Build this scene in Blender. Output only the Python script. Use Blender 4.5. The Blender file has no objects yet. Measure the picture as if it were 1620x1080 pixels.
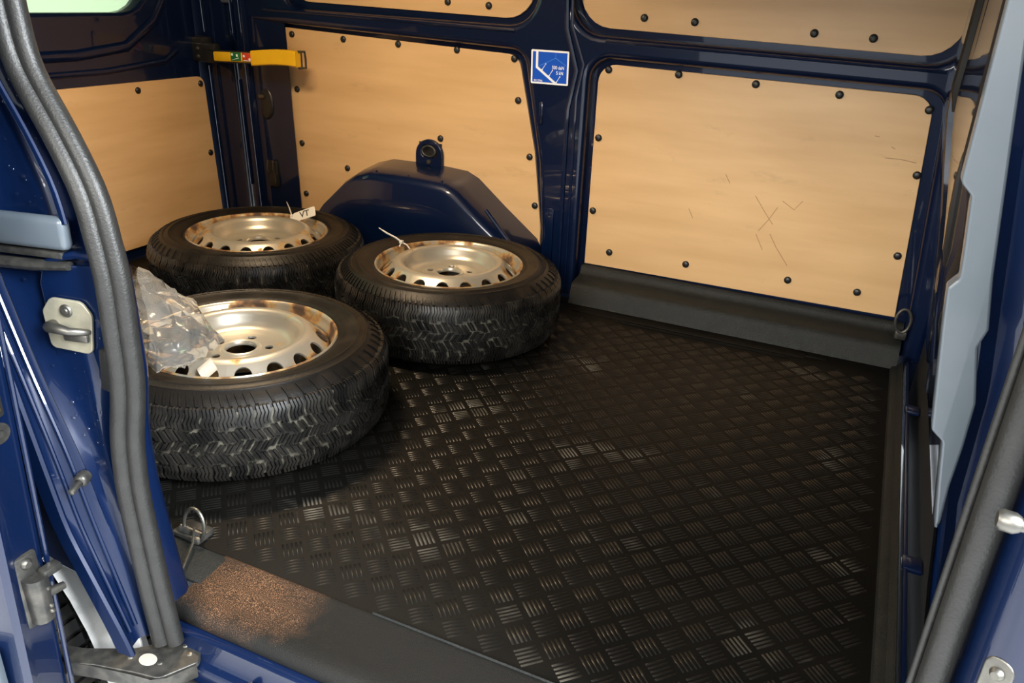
import bpy, bmesh, math, random
from mathutils import Vector, Matrix, noise
from mathutils.geometry import tessellate_polygon
random.seed(7)
S = bpy.context.scene
C = S.collection
PI = math.pi

# ------------------------------------------------------------------ camera
cam = bpy.data.cameras.new('camera'); cam.sensor_width = 36.0; cam.lens = 28.16; cam.clip_start = 0.02
co = bpy.data.objects.new('camera', cam); C.objects.link(co); S.camera = co
yaw, pitch, roll = 0.4116, 0.416, 0.0516
F = Vector((-math.sin(yaw)*math.cos(pitch), math.cos(yaw)*math.cos(pitch), -math.sin(pitch)))
R0 = Vector((math.cos(yaw), math.sin(yaw), 0)); U0 = R0.cross(F)
Rv = R0*math.cos(roll) + U0*math.sin(roll); Uv = U0*math.cos(roll) - R0*math.sin(roll)
M = Matrix((Rv, Uv, -F)).transposed().to_4x4(); M.translation = (0.4133, -0.886, 0.9669)
co.matrix_world = M

# ------------------------------------------------------------------ light
w = bpy.data.worlds.new('hall_ambient'); S.world = w; w.use_nodes = True
w.node_tree.nodes['Background'].inputs[0].default_value = (0.86, 0.93, 1.0, 1)
w.node_tree.nodes['Background'].inputs[1].default_value = 0.95
def area(name, loc, target, sx, sy, power, col):
    l = bpy.data.lights.new(name, 'AREA'); l.shape = 'RECTANGLE'; l.size = sx; l.size_y = sy
    l.energy = power; l.color = col
    o = bpy.data.objects.new(name, l); C.objects.link(o); o.location = loc
    o.rotation_euler = (Vector(target)-Vector(loc)).to_track_quat('-Z', 'Y').to_euler()
    return o
area('hall_light', (-0.4, -3.4, 2.2), (-0.3, 1.2, 0.3), 3.6, 1.0, 200, (1.0, 0.95, 0.86))  # added low fill behind the camera, evens out the cargo bay
area('hall_light', (2.5, -1.05, 2.3), (-0.5, -0.2, 0.4), 0.8, 2.0, 380, (0.93, 0.97, 1.0))  # added side light, brightens the rear jamb but not the cargo bay
area('cargo_lamp_light', (-0.98, 0.60, 1.355), (-1.05, 0.66, 0), 0.30, 0.10, 16, (1.0, 0.73, 0.45))
area('hall_light', (-3.3, -1.6, 2.3), (-1.45, 1.6, 0.5), 0.9, 0.9, 90, (1.0, 0.93, 0.82))
S.view_settings.view_transform = 'Standard'; S.view_settings.look = 'None'
S.view_settings.gamma = 1.0; S.view_settings.use_curve_mapping = False
S.view_settings.exposure = 0.55

# ------------------------------------------------------------------ materials
def mat(name, col, rough=0.5, metal=0.0, coat=0.0, spec=0.5, col2=None, nscale=8.0, ncon=(0.4, 0.65), bump=0.0, bscale=60.0, crough=0.03,
        stretch=None, rvar=0.0):
    m = bpy.data.materials.new(name); m.use_nodes = True
    nt = m.node_tree; b = nt.nodes['Principled BSDF']
    b.inputs['Base Color'].default_value = (*col, 1); b.inputs['Roughness'].default_value = rough
    b.inputs['Metallic'].default_value = metal; b.inputs['Coat Weight'].default_value = coat
    b.inputs['Coat Roughness'].default_value = crough; b.inputs['Specular IOR Level'].default_value = spec
    tc = nt.nodes.new('ShaderNodeTexCoord'); src = tc.outputs['Object']
    if stretch:
        mp = nt.nodes.new('ShaderNodeMapping'); mp.inputs['Scale'].default_value = stretch
        nt.links.new(src, mp.inputs[0]); src = mp.outputs[0]
    if col2:
        n = nt.nodes.new('ShaderNodeTexNoise'); n.inputs['Scale'].default_value = nscale; n.inputs['Detail'].default_value = 6
        r = nt.nodes.new('ShaderNodeValToRGB'); r.color_ramp.elements[0].position = ncon[0]; r.color_ramp.elements[1].position = ncon[1]
        r.color_ramp.elements[0].color = (*col, 1); r.color_ramp.elements[1].color = (*col2, 1)
        nt.links.new(src, n.inputs['Vector']); nt.links.new(n.outputs['Fac'], r.inputs[0]); nt.links.new(r.outputs[0], b.inputs['Base Color'])
        if rvar:
            mr = nt.nodes.new('ShaderNodeMapRange'); mr.inputs[1].default_value = ncon[0]; mr.inputs[2].default_value = ncon[1]
            mr.inputs[3].default_value = rough; mr.inputs[4].default_value = rough+rvar
            nt.links.new(n.outputs['Fac'], mr.inputs[0]); nt.links.new(mr.outputs[0], b.inputs['Roughness'])
    if bump:
        n2 = nt.nodes.new('ShaderNodeTexNoise'); n2.inputs['Scale'].default_value = bscale; n2.inputs['Detail'].default_value = 3
        bp = nt.nodes.new('ShaderNodeBump'); bp.inputs['Strength'].default_value = bump; bp.inputs['Distance'].default_value = 0.002
        nt.links.new(src, n2.inputs['Vector']); nt.links.new(n2.outputs['Fac'], bp.inputs['Height']); nt.links.new(bp.outputs[0], b.inputs['Normal'])
    return m

PAINT = mat('navy_gloss_paint', (0.0012, 0.0066, 0.030), 0.35, 0.15, 0.65, spec=0.25, col2=(0.0016, 0.008, 0.036), nscale=3)
BULK = mat('partition_gloss_paint', (0.012, 0.016, 0.03), 0.1, 0.2, 1.0, crough=0.04)
GREYBLUE = mat('grey_blue_steel_and_sheen', (0.062, 0.078, 0.094), 0.45, 0.1, 0.4, col2=(0.075, 0.09, 0.105), nscale=12)  # on the pillar sheet this pale colour stands in for reflections on navy
RUBBER = mat('grey_seal_rubber', (0.012, 0.012, 0.0113), 0.45, spec=0.4, col2=(0.0155, 0.0155, 0.0146), nscale=40, bump=0.3, bscale=300)
BLACKR = mat('black_rubber', (0.010, 0.010, 0.010), 0.55)
MATR = mat('mat_rubber', (0.0035, 0.0034, 0.003), 0.5, spec=0.10, col2=(0.006, 0.0052, 0.004), nscale=3.5, ncon=(0.42, 0.7), bump=0.25, bscale=500, rvar=0.14)
RIBR = mat('mat_rib_rubber', (0.0075, 0.0072, 0.0065), 0.36, spec=0.24, col2=(0.10, 0.094, 0.078), nscale=4.5, ncon=(0.585, 0.76), rvar=0.1)
LIPM = mat('grained_black_plastic', (0.008, 0.010, 0.010), 0.45, spec=0.22, col2=(0.012, 0.0135, 0.013), nscale=40, bump=0.8, bscale=420)
MATTBLACK = mat('matt_black', (0.004, 0.004, 0.0045), 0.7, spec=0.12)  # near-black matt colour of the pillar return
BLACKP = mat('black_plastic', (0.012, 0.012, 0.012), 0.4)
STEEL = mat('zinc_steel', (0.17, 0.165, 0.145), 0.42, 0.9, col2=(0.12, 0.115, 0.105), nscale=60)
CREAM = mat('passivated_steel', (0.27, 0.25, 0.185), 0.4, 0.25, col2=(0.21, 0.20, 0.155), nscale=40)
DARKST = mat('dark_oiled_steel', (0.045, 0.045, 0.042), 0.38, 0.6, col2=(0.09, 0.085, 0.075), nscale=50)
YELLOW = mat('yellow_plastic', (0.85, 0.50, 0.012), 0.4, col2=(0.78, 0.44, 0.01), nscale=10)
WHITE = mat('white_plastic', (0.6, 0.59, 0.55), 0.45)
LABEL = mat('cream_label', (0.34, 0.32, 0.27), 0.5)
BLUEST = mat('sticker_blue', (0.005, 0.085, 0.55), 0.35)
WHITEST = mat('sticker_white', (0.86, 0.9, 0.95), 0.4)
PALEBL = mat('sticker_pale_blue', (0.06, 0.25, 0.75), 0.4)
GREENST = mat('sticker_green', (0.01, 0.16, 0.05), 0.4)
REDST = mat('sticker_red', (0.62, 0.06, 0.03), 0.4)
INK = mat('black_ink', (0.03, 0.028, 0.026), 0.6)
GREYL = mat('pale_arch_liner', (0.42, 0.42, 0.41), 0.7, col2=(0.30, 0.30, 0.29), nscale=30, ncon=(0.55, 0.75))
GROUND = mat('workshop_floor_paint', (0.66, 0.67, 0.68), 0.35, col2=(0.58, 0.59, 0.60), nscale=2)
BRASS = mat('gold_contact', (0.75, 0.6, 0.25), 0.3, 1.0)
WATER = mat('water', (0.9, 0.95, 1.0), 0.02); WATER.node_tree.nodes['Principled BSDF'].inputs['Transmission Weight'].default_value = 1.0
def glassmat():
    m = bpy.data.materials.new('tinted_glass'); m.use_nodes = True; nt = m.node_tree; L = nt.links.new
    for n in list(nt.nodes):
        if n.type != 'OUTPUT_MATERIAL': nt.nodes.remove(n)
    tr = nt.nodes.new('ShaderNodeBsdfTransparent'); tr.inputs[0].default_value = (0.86, 0.97, 0.74, 1)
    gl = nt.nodes.new('ShaderNodeBsdfGlossy'); gl.inputs['Roughness'].default_value = 0.02
    fr = nt.nodes.new('ShaderNodeFresnel'); fr.inputs[0].default_value = 1.45
    mx = nt.nodes.new('ShaderNodeMixShader'); L(fr.outputs[0], mx.inputs[0]); L(tr.outputs[0], mx.inputs[1]); L(gl.outputs[0], mx.inputs[2])
    L(mx.outputs[0], nt.nodes['Material Output'].inputs['Surface'])
    return m
GLASS = glassmat()

def plywood():
    m = mat('birch_plywood', (0.62, 0.40, 0.21), 0.42)
    nt = m.node_tree; b = nt.nodes['Principled BSDF']; L = nt.links.new
    tc = nt.nodes.new('ShaderNodeTexCoord')
    mp = nt.nodes.new('ShaderNodeMapping'); mp.inputs['Scale'].default_value = (1.2, 1.2, 9)
    L(tc.outputs['Object'], mp.inputs[0])
    n1 = nt.nodes.new('ShaderNodeTexNoise'); n1.inputs['Scale'].default_value = 1.6; n1.inputs['Detail'].default_value = 5
    L(mp.outputs[0], n1.inputs['Vector'])
    r1 = nt.nodes.new('ShaderNodeValToRGB')
    r1.color_ramp.elements[0].position = 0.3; r1.color_ramp.elements[0].color = (0.57, 0.355, 0.165, 1)
    r1.color_ramp.elements[1].position = 0.75; r1.color_ramp.elements[1].color = (0.71, 0.47, 0.24, 1)
    L(n1.outputs['Fac'], r1.inputs[0])
    n2 = nt.nodes.new('ShaderNodeTexNoise'); n2.inputs['Scale'].default_value = 7; n2.inputs['Detail'].default_value = 8; n2.inputs['Roughness'].default_value = 0.7
    mp2 = nt.nodes.new('ShaderNodeMapping'); mp2.inputs['Scale'].default_value = (0.7, 0.7, 1.8); mp2.inputs['Location'].default_value = (3.1, 0, 0.7)
    L(tc.outputs['Object'], mp2.inputs[0]); L(mp2.outputs[0], n2.inputs['Vector'])
    r2 = nt.nodes.new('ShaderNodeValToRGB'); r2.color_ramp.elements[0].position = 0.60; r2.color_ramp.elements[0].color = (0, 0, 0, 1)
    r2.color_ramp.elements[1].position = 0.80; r2.color_ramp.elements[1].color = (0.35, 0.35, 0.35, 1)
    L(n2.outputs['Fac'], r2.inputs[0])
    mx = nt.nodes.new('ShaderNodeMixRGB'); mx.inputs['Color2'].default_value = (0.16, 0.115, 0.07, 1)
    L(r2.outputs[0], mx.inputs['Fac']); L(r1.outputs[0], mx.inputs['Color1']); L(mx.outputs[0], b.inputs['Base Color'])
    b.inputs['Coat Weight'].default_value = 0.25; b.inputs['Coat Roughness'].default_value = 0.3
    return m
PLY = plywood()

def rimmat():
    m = mat('rusty_silver_wheel_paint', (0.55, 0.5, 0.42), 0.36, 0.55)
    nt = m.node_tree; b = nt.nodes['Principled BSDF']; L = nt.links.new
    tc = nt.nodes.new('ShaderNodeTexCoord'); sx = nt.nodes.new('ShaderNodeSeparateXYZ'); L(tc.outputs['Object'], sx.inputs[0])
    cx = nt.nodes.new('ShaderNodeCombineXYZ'); L(sx.outputs[0], cx.inputs[0]); L(sx.outputs[1], cx.inputs[1])
    ln = nt.nodes.new('ShaderNodeVectorMath'); ln.operation = 'LENGTH'; L(cx.outputs[0], ln.inputs[0])
    # rust grows where radius is large (barrel and hole band)
    rr = nt.nodes.new('ShaderNodeMapRange'); rr.inputs[1].default_value = 0.135; rr.inputs[2].default_value = 0.195
    rr.inputs[3].default_value = -0.13; rr.inputs[4].default_value = 0.09; L(ln.outputs['Value'], rr.inputs[0])
    n = nt.nodes.new('ShaderNodeTexNoise'); n.inputs['Scale'].default_value = 17; n.inputs['Detail'].default_value = 7
    oi = nt.nodes.new('ShaderNodeObjectInfo')
    ad0 = nt.nodes.new('ShaderNodeVectorMath'); ad0.operation = 'ADD'; L(tc.outputs['Object'], ad0.inputs[0]); L(oi.outputs['Location'], ad0.inputs[1])
    L(ad0.outputs[0], n.inputs['Vector'])
    ad = nt.nodes.new('ShaderNodeMath'); L(n.outputs['Fac'], ad.inputs[0]); L(rr.outputs[0], ad.inputs[1])
    r = nt.nodes.new('ShaderNodeValToRGB')
    e = r.color_ramp.elements; e[0].position = 0.0; e[0].color = (0.47, 0.45, 0.39, 1); e[1].position = 1.0; e[1].color = (0.035, 0.02, 0.012, 1)
    for p, c in ((0.53, (0.43, 0.40, 0.33, 1)), (0.59, (0.36, 0.24, 0.10, 1)), (0.64, (0.22, 0.11, 0.04, 1)), (0.70, (0.06, 0.035, 0.02, 1))):
        x = e.new(p); x.color = c
    L(ad.outputs[0], r.inputs[0]); L(r.outputs[0], b.inputs['Base Color'])
    mr = nt.nodes.new('ShaderNodeMapRange'); mr.inputs[1].default_value = 0.54; mr.inputs[2].default_value = 0.64
    mr.inputs[3].default_value = 0.6; mr.inputs[4].default_value = 0.0; L(ad.outputs[0], mr.inputs[0]); L(mr.outputs[0], b.inputs['Metallic'])
    mq = nt.nodes.new('ShaderNodeMapRange'); mq.inputs[1].default_value = 0.54; mq.inputs[2].default_value = 0.66
    mq.inputs[3].default_value = 0.33; mq.inputs[4].default_value = 0.75; L(ad.outputs[0], mq.inputs[0]); L(mq.outputs[0], b.inputs['Roughness'])
    return m
RIM = rimmat()
TYRE = mat('tyre_rubber', (0.0065, 0.006, 0.0055), 0.42, spec=0.22, col2=(0.016, 0.0125, 0.009), nscale=14, ncon=(0.5, 0.75), bump=0.3, bscale=250, rvar=0.15)
TREAD = mat('tread_rubber', (0.0075, 0.0072, 0.007), 0.34, spec=0.35, col2=(0.024, 0.022, 0.019), nscale=20, rvar=0.1)
GROOVE = mat('dusty_groove_rubber', (0.014, 0.013, 0.011), 0.45, col2=(0.13, 0.12, 0.09), nscale=45, ncon=(0.42, 0.66))

def bagmat():
    m = bpy.data.materials.new('clear_polythene'); m.use_nodes = True; nt = m.node_tree; L = nt.links.new
    for n in list(nt.nodes):
        if n.type != 'OUTPUT_MATERIAL': nt.nodes.remove(n)
    out = nt.nodes['Material Output']
    tr = nt.nodes.new('ShaderNodeBsdfTransparent'); tr.inputs[0].default_value = (0.96, 0.96, 0.94, 1)
    gl = nt.nodes.new('ShaderNodeBsdfGlossy'); gl.inputs['Roughness'].default_value = 0.1
    df = nt.nodes.new('ShaderNodeBsdfDiffuse'); df.inputs[0].default_value = (0.75, 0.73, 0.68, 1)
    fr = nt.nodes.new('ShaderNodeLayerWeight'); fr.inputs[0].default_value = 0.16
    m1 = nt.nodes.new('ShaderNodeMixShader'); m1.inputs[0].default_value = 0.11; L(tr.outputs[0], m1.inputs[1]); L(df.outputs[0], m1.inputs[2])
    m2 = nt.nodes.new('ShaderNodeMixShader'); L(fr.outputs['Fresnel'], m2.inputs[0]); L(m1.outputs[0], m2.inputs[1]); L(gl.outputs[0], m2.inputs[2])
    L(m2.outputs[0], out.inputs['Surface'])
    return m
BAG = bagmat()

def sillmat():
    m = mat('dirty_sill_plastic', (0.008, 0.008, 0.0075), 0.42, spec=0.16)
    nt = m.node_tree; b = nt.nodes['Principled BSDF']; L = nt.links.new
    tc = nt.nodes.new('ShaderNodeTexCoord')
    # heap-shaped patch of brown grit with an orange reflection painted in, centred on the rear end of the sill
    mp = nt.nodes.new('ShaderNodeMapping'); mp.inputs['Location'].default_value = (0.41*6.0-0.0, (0.075-0.09)*10.5, 0); mp.inputs['Scale'].default_value = (6.0, 10.5, 0.0)
    L(tc.outputs['Object'], mp.inputs[0])
    ln = nt.nodes.new('ShaderNodeVectorMath'); ln.operation = 'LENGTH'; L(mp.outputs[0], ln.inputs[0])
    n0 = nt.nodes.new('ShaderNodeTexNoise'); n0.inputs['Scale'].default_value = 18; n0.inputs['Detail'].default_value = 4; L(tc.outputs['Object'], n0.inputs['Vector'])
    md = nt.nodes.new('ShaderNodeMath'); md.operation = 'MULTIPLY_ADD'; md.inputs[1].default_value = 0.9; L(n0.outputs['Fac'], md.inputs[0]); L(ln.outputs['Value'], md.inputs[2])
    mr = nt.nodes.new('ShaderNodeMapRange'); mr.inputs[1].default_value = 0.85; mr.inputs[2].default_value = 1.45; mr.inputs[3].default_value = 1; mr.inputs[4].default_value = 0
    L(md.outputs[0], mr.inputs[0])
    n1 = nt.nodes.new('ShaderNodeTexNoise'); n1.inputs['Scale'].default_value = 620; n1.inputs['Detail'].default_value = 4; L(tc.outputs['Object'], n1.inputs['Vector'])
    r = nt.nodes.new('ShaderNodeValToRGB'); e = r.color_ramp.elements
    e[0].position = 0.38; e[0].color = (0.012, 0.008, 0.006, 1); e[1].position = 0.7; e[1].color = (0.26, 0.135, 0.07, 1)
    x = e.new(0.55); x.color = (0.055, 0.03, 0.017, 1)
    L(n1.outputs['Fac'], r.inputs[0])
    mx = nt.nodes.new('ShaderNodeMixRGB'); mx.inputs['Color1'].default_value = (0.008, 0.008, 0.0075, 1)
    L(mr.outputs[0], mx.inputs['Fac']); L(r.outputs[0], mx.inputs['Color2']); L(mx.outputs[0], b.inputs['Base Color'])
    bp = nt.nodes.new('ShaderNodeBump'); bp.inputs['Strength'].default_value = 0.7; bp.inputs['Distance'].default_value = 0.002
    L(n1.outputs['Fac'], bp.inputs['Height']); L(bp.outputs[0], b.inputs['Normal'])
    return m
SILLM = sillmat()

# ------------------------------------------------------------------ mesh helpers
def tag(o, label=None, cat=None, group=None, kind=None):
    if label: o['label'] = label
    if cat: o['category'] = cat
    if group: o['group'] = group
    if kind: o['kind'] = kind
    return o
def empty(name, loc=(0, 0, 0), rot=(0, 0, 0)):
    o = bpy.data.objects.new(name, None); C.objects.link(o); o.location = loc; o.rotation_euler = rot
    o.empty_display_size = 0.05
    return o
class MB:
    def __init__(s): s.v = []; s.f = []
    def add(s, vs, fs):
        n = len(s.v); s.v += [tuple(p) for p in vs]; s.f += [tuple(i+n for i in f) for f in fs]; return s
    def box(s, lo, hi, mtx=None):
        (a, b, c), (d, e, f) = lo, hi
        vs = [(a, b, c), (d, b, c), (d, e, c), (a, e, c), (a, b, f), (d, b, f), (d, e, f), (a, e, f)]
        if mtx: vs = [mtx @ Vector(p) for p in vs]
        return s.add(vs, [(3, 2, 1, 0), (4, 5, 6, 7), (0, 1, 5, 4), (1, 2, 6, 5), (2, 3, 7, 6), (3, 0, 4, 7)])
    def rbox(s, lo, hi, b=0.004, mtx=None, seg=2):
        bm = bmesh.new(); bmesh.ops.create_cube(bm, size=1)
        for v in bm.verts:
            v.co = Vector([lo[i] + (v.co[i]+0.5)*(hi[i]-lo[i]) for i in range(3)])
        bmesh.ops.bevel(bm, geom=bm.edges[:], offset=b, segments=seg, affect='EDGES', profile=0.5)
        bm.verts.index_update()
        vs = [(mtx @ v.co) if mtx else v.co.copy() for v in bm.verts]; fs = [[v.index for v in f.verts] for f in bm.faces]
        bm.free(); return s.add(vs, fs)
    def tube(s, path, r, seg=10, caps=True, closed=False, flat=1.0, up=None):
        P = [Vector(p) for p in path]; n = len(P); vs = []; fs = []
        rr = r if isinstance(r, (list, tuple)) else [r]*n
        prev = None
        for i in range(n):
            if closed: t = P[(i+1) % n]-P[i-1]
            else: t = P[min(i+1, n-1)]-P[max(i-1, 0)]
            t.normalize()
            if prev is None:
                a = Vector(up) if up else (Vector((0, 0, 1)) if abs(t.z) < 0.9 else Vector((1, 0, 0)))
            else: a = prev
            a = (a - t*a.dot(t)).normalized(); prev = a; b = t.cross(a)
            for k in range(seg):
                q = 2*PI*k/seg; vs.append(P[i] + a*(rr[i]*math.cos(q)) + b*(rr[i]*flat*math.sin(q)))
        for i in range(n if closed else n-1):
            j = (i+1) % n
            for k in range(seg): fs.append((i*seg+k, i*seg+(k+1) % seg, j*seg+(k+1) % seg, j*seg+k))
        if caps and not closed:
            fs.append(tuple(reversed(range(seg)))); fs.append(tuple(range((n-1)*seg, n*seg)))
        return s.add(vs, fs)
    def lathe(s, prof, seg=48, c=(0, 0, 0), mtx=None, closed=False):
        vs = []; fs = []; n = len(prof)
        for k in range(seg):
            a = 2*PI*k/seg
            for r, z in prof:
                p = Vector((c[0]+r*math.cos(a), c[1]+r*math.sin(a), c[2]+z)); vs.append(mtx @ p if mtx else p)
        for k in range(seg):
            k2 = (k+1) % seg
            for i in range(n if closed else n-1):
                j = (i+1) % n
                fs.append((k*n+i, k2*n+i, k2*n+j, k*n+j))
        return s.add(vs, fs)
    def loft(s, curves, closed=False):
        m = len(curves[0]); vs = [p for c in curves for p in c]; fs = []
        for i in range(len(curves)-1):
            for k in range(m-1): fs.append((i*m+k, i*m+k+1, (i+1)*m+k+1, (i+1)*m+k))
        return s.add(vs, fs)
    def build(s, name, m, parent=None, ang=40, recalc=False):
        me = bpy.data.meshes.new(name); me.from_pydata(s.v, [], s.f)
        if recalc:
            bm = bmesh.new(); bm.from_mesh(me); bmesh.ops.remove_doubles(bm, verts=bm.verts[:], dist=1e-5); bmesh.ops.recalc_face_normals(bm, faces=bm.faces[:]); bm.to_mesh(me); bm.free()
        me.materials.append(m)
        for p in me.polygons: p.use_smooth = True
        me.set_sharp_from_angle(angle=math.radians(ang))
        o = bpy.data.objects.new(name, me); C.objects.link(o)
        if parent: o.parent = parent
        return o
def sarea(L): return 0.5*sum(L[i][0]*L[(i+1) % len(L)][1]-L[(i+1) % len(L)][0]*L[i][1] for i in range(len(L)))
def rpoly(pts, seg=6):
    """polygon with rounded corners; each point is (x, y[, radius])"""
    out = []; n = len(pts)
    for i in range(n):
        p = Vector(pts[i][:2]); r = pts[i][2] if len(pts[i]) > 2 else 0
        if not r: out.append((p.x, p.y)); continue
        a = (Vector(pts[i-1][:2])-p); b = (Vector(pts[(i+1) % n][:2])-p)
        la, lb = a.length, b.length; a /= la; b /= lb
        ang = math.acos(max(-1, min(1, a.dot(b)))); d = min(r/math.tan(ang/2), la*0.49, lb*0.49); rad = d*math.tan(ang/2)
        c = p + (a+b).normalized()*(rad/math.sin(ang/2))
        s0 = p+a*d-c; s1 = p+b*d-c
        a0 = math.atan2(s0.y, s0.x); da = math.atan2(s1.y, s1.x)-a0
        while da > PI: da -= 2*PI
        while da < -PI: da += 2*PI
        for k in range(seg+1):
            t = a0+da*k/seg; out.append((c.x+rad*math.cos(t), c.y+rad*math.sin(t)))
    return out
def inset(L, d):
    """shift a CCW loop to its left by d"""
    n = len(L); out = []
    for i in range(n):
        a = Vector(L[i])-Vector(L[i-1]); b = Vector(L[(i+1) % n])-Vector(L[i])
        if a.length < 1e-9: a = b.copy()
        if b.length < 1e-9: b = a.copy()
        a.normalize(); b.normalize()
        na = Vector((-a.y, a.x)); nb = Vector((-b.y, b.x)); m = na+nb
        m = m/max(m.length_squared/2, 0.35) if m.length > 1e-6 else na
        out.append((L[i][0]+m.x*d, L[i][1]+m.y*d))
    return out
def plate(mb, outer, holes, lo, hi, bev, fn, seg=3, back=True):
    """sheet with holes between depth lo and hi, front (hi) edges rounded; fn maps (u, v, w) to the world"""
    loops = [outer if sarea(outer) > 0 else outer[::-1]] + [h if sarea(h) < 0 else h[::-1] for h in holes]
    def face(depth, ins, flip):
        Ls = [inset(L, ins) if ins else L for L in loops]
        flat = [p for L in Ls for p in L]
        tris = tessellate_polygon([[Vector((p[0], p[1], 0)) for p in L] for L in Ls])
        fs = []
        for t in tris:
            a, b, c = (Vector(flat[i]) for i in t)
            ar = (b-a).cross(c-a)
            if abs(ar) < 1e-12: continue
            t = tuple(t) if ar > 0 else tuple(reversed(t))
            fs.append(tuple(reversed(t)) if flip else t)
        mb.add([fn(p[0], p[1], depth) for p in flat], fs)
    face(hi, bev, False)
    if back: face(lo, 0, True)
    for L in loops:
        rings = [[fn(p[0], p[1], lo) for p in L]]
        for k in range(seg+1):
            q = PI/2*k/seg
            rings.append([fn(p[0], p[1], hi-bev+bev*math.sin(q)) for p in (inset(L, bev*(1-math.cos(q))) if k else L)])
        n = len(L); vs = [p for r in rings for p in r]; fs = []
        for i in range(len(rings)-1):
            for k in range(n): fs.append((i*n+k, i*n+(k+1) % n, (i+1)*n+(k+1) % n, (i+1)*n+k))
        mb.add(vs, fs)
    return mb
def interp(tab, z):
    if z <= tab[0][0]:
        a, b = tab[0], tab[1]
    elif z >= tab[-1][0]:
        a, b = tab[-2], tab[-1]
    else:
        for a, b in zip(tab, tab[1:]):
            if a[0] <= z <= b[0]: break
    return a[1]+(b[1]-a[1])*(z-a[0])/(b[0]-a[0])
def smooth(tab, z, h=0.035):
    return sum(interp(tab, z+d*h)*wt for d, wt in ((-1, 1), (-.5, 2), (0, 3), (.5, 2), (1, 1)))/9
def text(body, size, m, name, parent, mtx, ext=0.0003, align='CENTER'):
    cu = bpy.data.curves.new('t', 'FONT'); cu.body = body; cu.size = size; cu.extrude = ext; cu.align_x = align; cu.offset = size*0.012; cu.align_y = 'CENTER'
    ob = bpy.data.objects.new('t', cu); C.objects.link(ob)
    dg = bpy.context.evaluated_depsgraph_get(); me = bpy.data.meshes.new_from_object(ob.evaluated_get(dg)); me.name = name
    bpy.data.objects.remove(ob)
    me.transform(mtx); me.materials.clear(); me.materials.append(m)
    o = bpy.data.objects.new(name, me); C.objects.link(o)
    if parent: o.parent = parent
    return o

# wall coordinates: u along the van, v up, w out of the far wall towards the cargo bay
def wf(u, v, w): return Vector((u, 1.645-0.05*(v-0.11)-w, v))
def rw(y, z, w): return Vector((-1.985+w, y, z))           # rear door: w towards the front

# ------------------------------------------------------------------ ground and van shell
g = MB(); g.box((-6, -5, -0.62), (5, 6, -0.57)); tag(g.build('floor_workshop', GROUND), kind='structure')

fl = MB(); fl.box((-2.0, -0.02, -0.06), (0.60, 1.66, -0.006)); floor = tag(fl.build('floor', PAINT), kind='structure')

# far side wall: skin plus raised frame with four rounded openings
wm = MB()
plate(wm, [(-2.1, -0.30), (0.72, -0.30), (0.72, 1.42), (-2.1, 1.42)], [], -0.03, 0.0, 0.001, wf, seg=1)
wall = tag(wm.build('wall_far', PAINT), kind='structure')
hb = rpoly([(-1.74, 0.0), (-0.585, 0.0), (-0.585, 0.20), (-0.605, 0.44, .1), (-0.672, 0.785, .055), (-1.74, 0.812)])
hd = rpoly([(-0.452, 0.0), (0.592, 0.0), (0.592, 0.14), (0.545, 0.768, .06), (-0.445, 0.782, .065)])
hul = rpoly([(-1.60, 0.862, .06), (-0.632, 0.858, .1), (-0.62, 1.34, .1), (-1.60, 1.34, .1)])
hur = rpoly([(-0.515, 0.848, .1), (0.575, 0.832, .09), (0.56, 1.33, .1), (-0.515, 1.33, .1)])
fm = MB(); plate(fm, [(-1.80, -0.01), (0.66, -0.01), (0.66, 1.40), (-1.80, 1.40)], [hb, hd, hul, hur], 0.0, 0.045, 0.02, wf, seg=4)
fm.build('frame', PAINT, wall)
# pressed ridges of the pillar between the panels and of the rails
for pts, r in (([(-0.512, 0.02), (-0.510, 0.62), (-0.487, 0.74), (-0.526, 0.86), (-0.555, 1.38)], .009),
               ([(-0.486, 0.02), (-0.484, 0.66), (-0.466, 0.76), (-0.510, 0.87), (-0.54, 1.38)], .006)):
    m_ = MB(); m_.tube([wf(u, v, 0.043) for u, v in pts], r, 8); m_.build('pillar_bead', PAINT, wall)
m_ = MB(); m_.rbox((-0.013, -0.07, -0.004), (0.013, 0.07, 0.004), 0.003)
for (u, v, s_) in ((-0.555, 0.20, 1.3), (-0.60, 0.60, .5)):
    me = MB(); me.v = [wf(u+p[0]*s_, v+p[1]*s_, 0.046+p[2]) for p in m_.v]; me.f = m_.f; me.build('pressed_slot', PAINT, wall)
m_ = MB(); m_.tube([wf(u, v, .044) for u, v in [(-1.70, .853), (-1.2, .848), (-.70, .842)]], .006, 8); m_.build('rail_bead', PAINT, wall)
m_ = MB(); m_.tube([wf(u, v, .044) for u, v in [(-.40, .832), (.1, .825), (.53, .818)]], .005, 8); m_.build('rail_bead', PAINT, wall)

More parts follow.
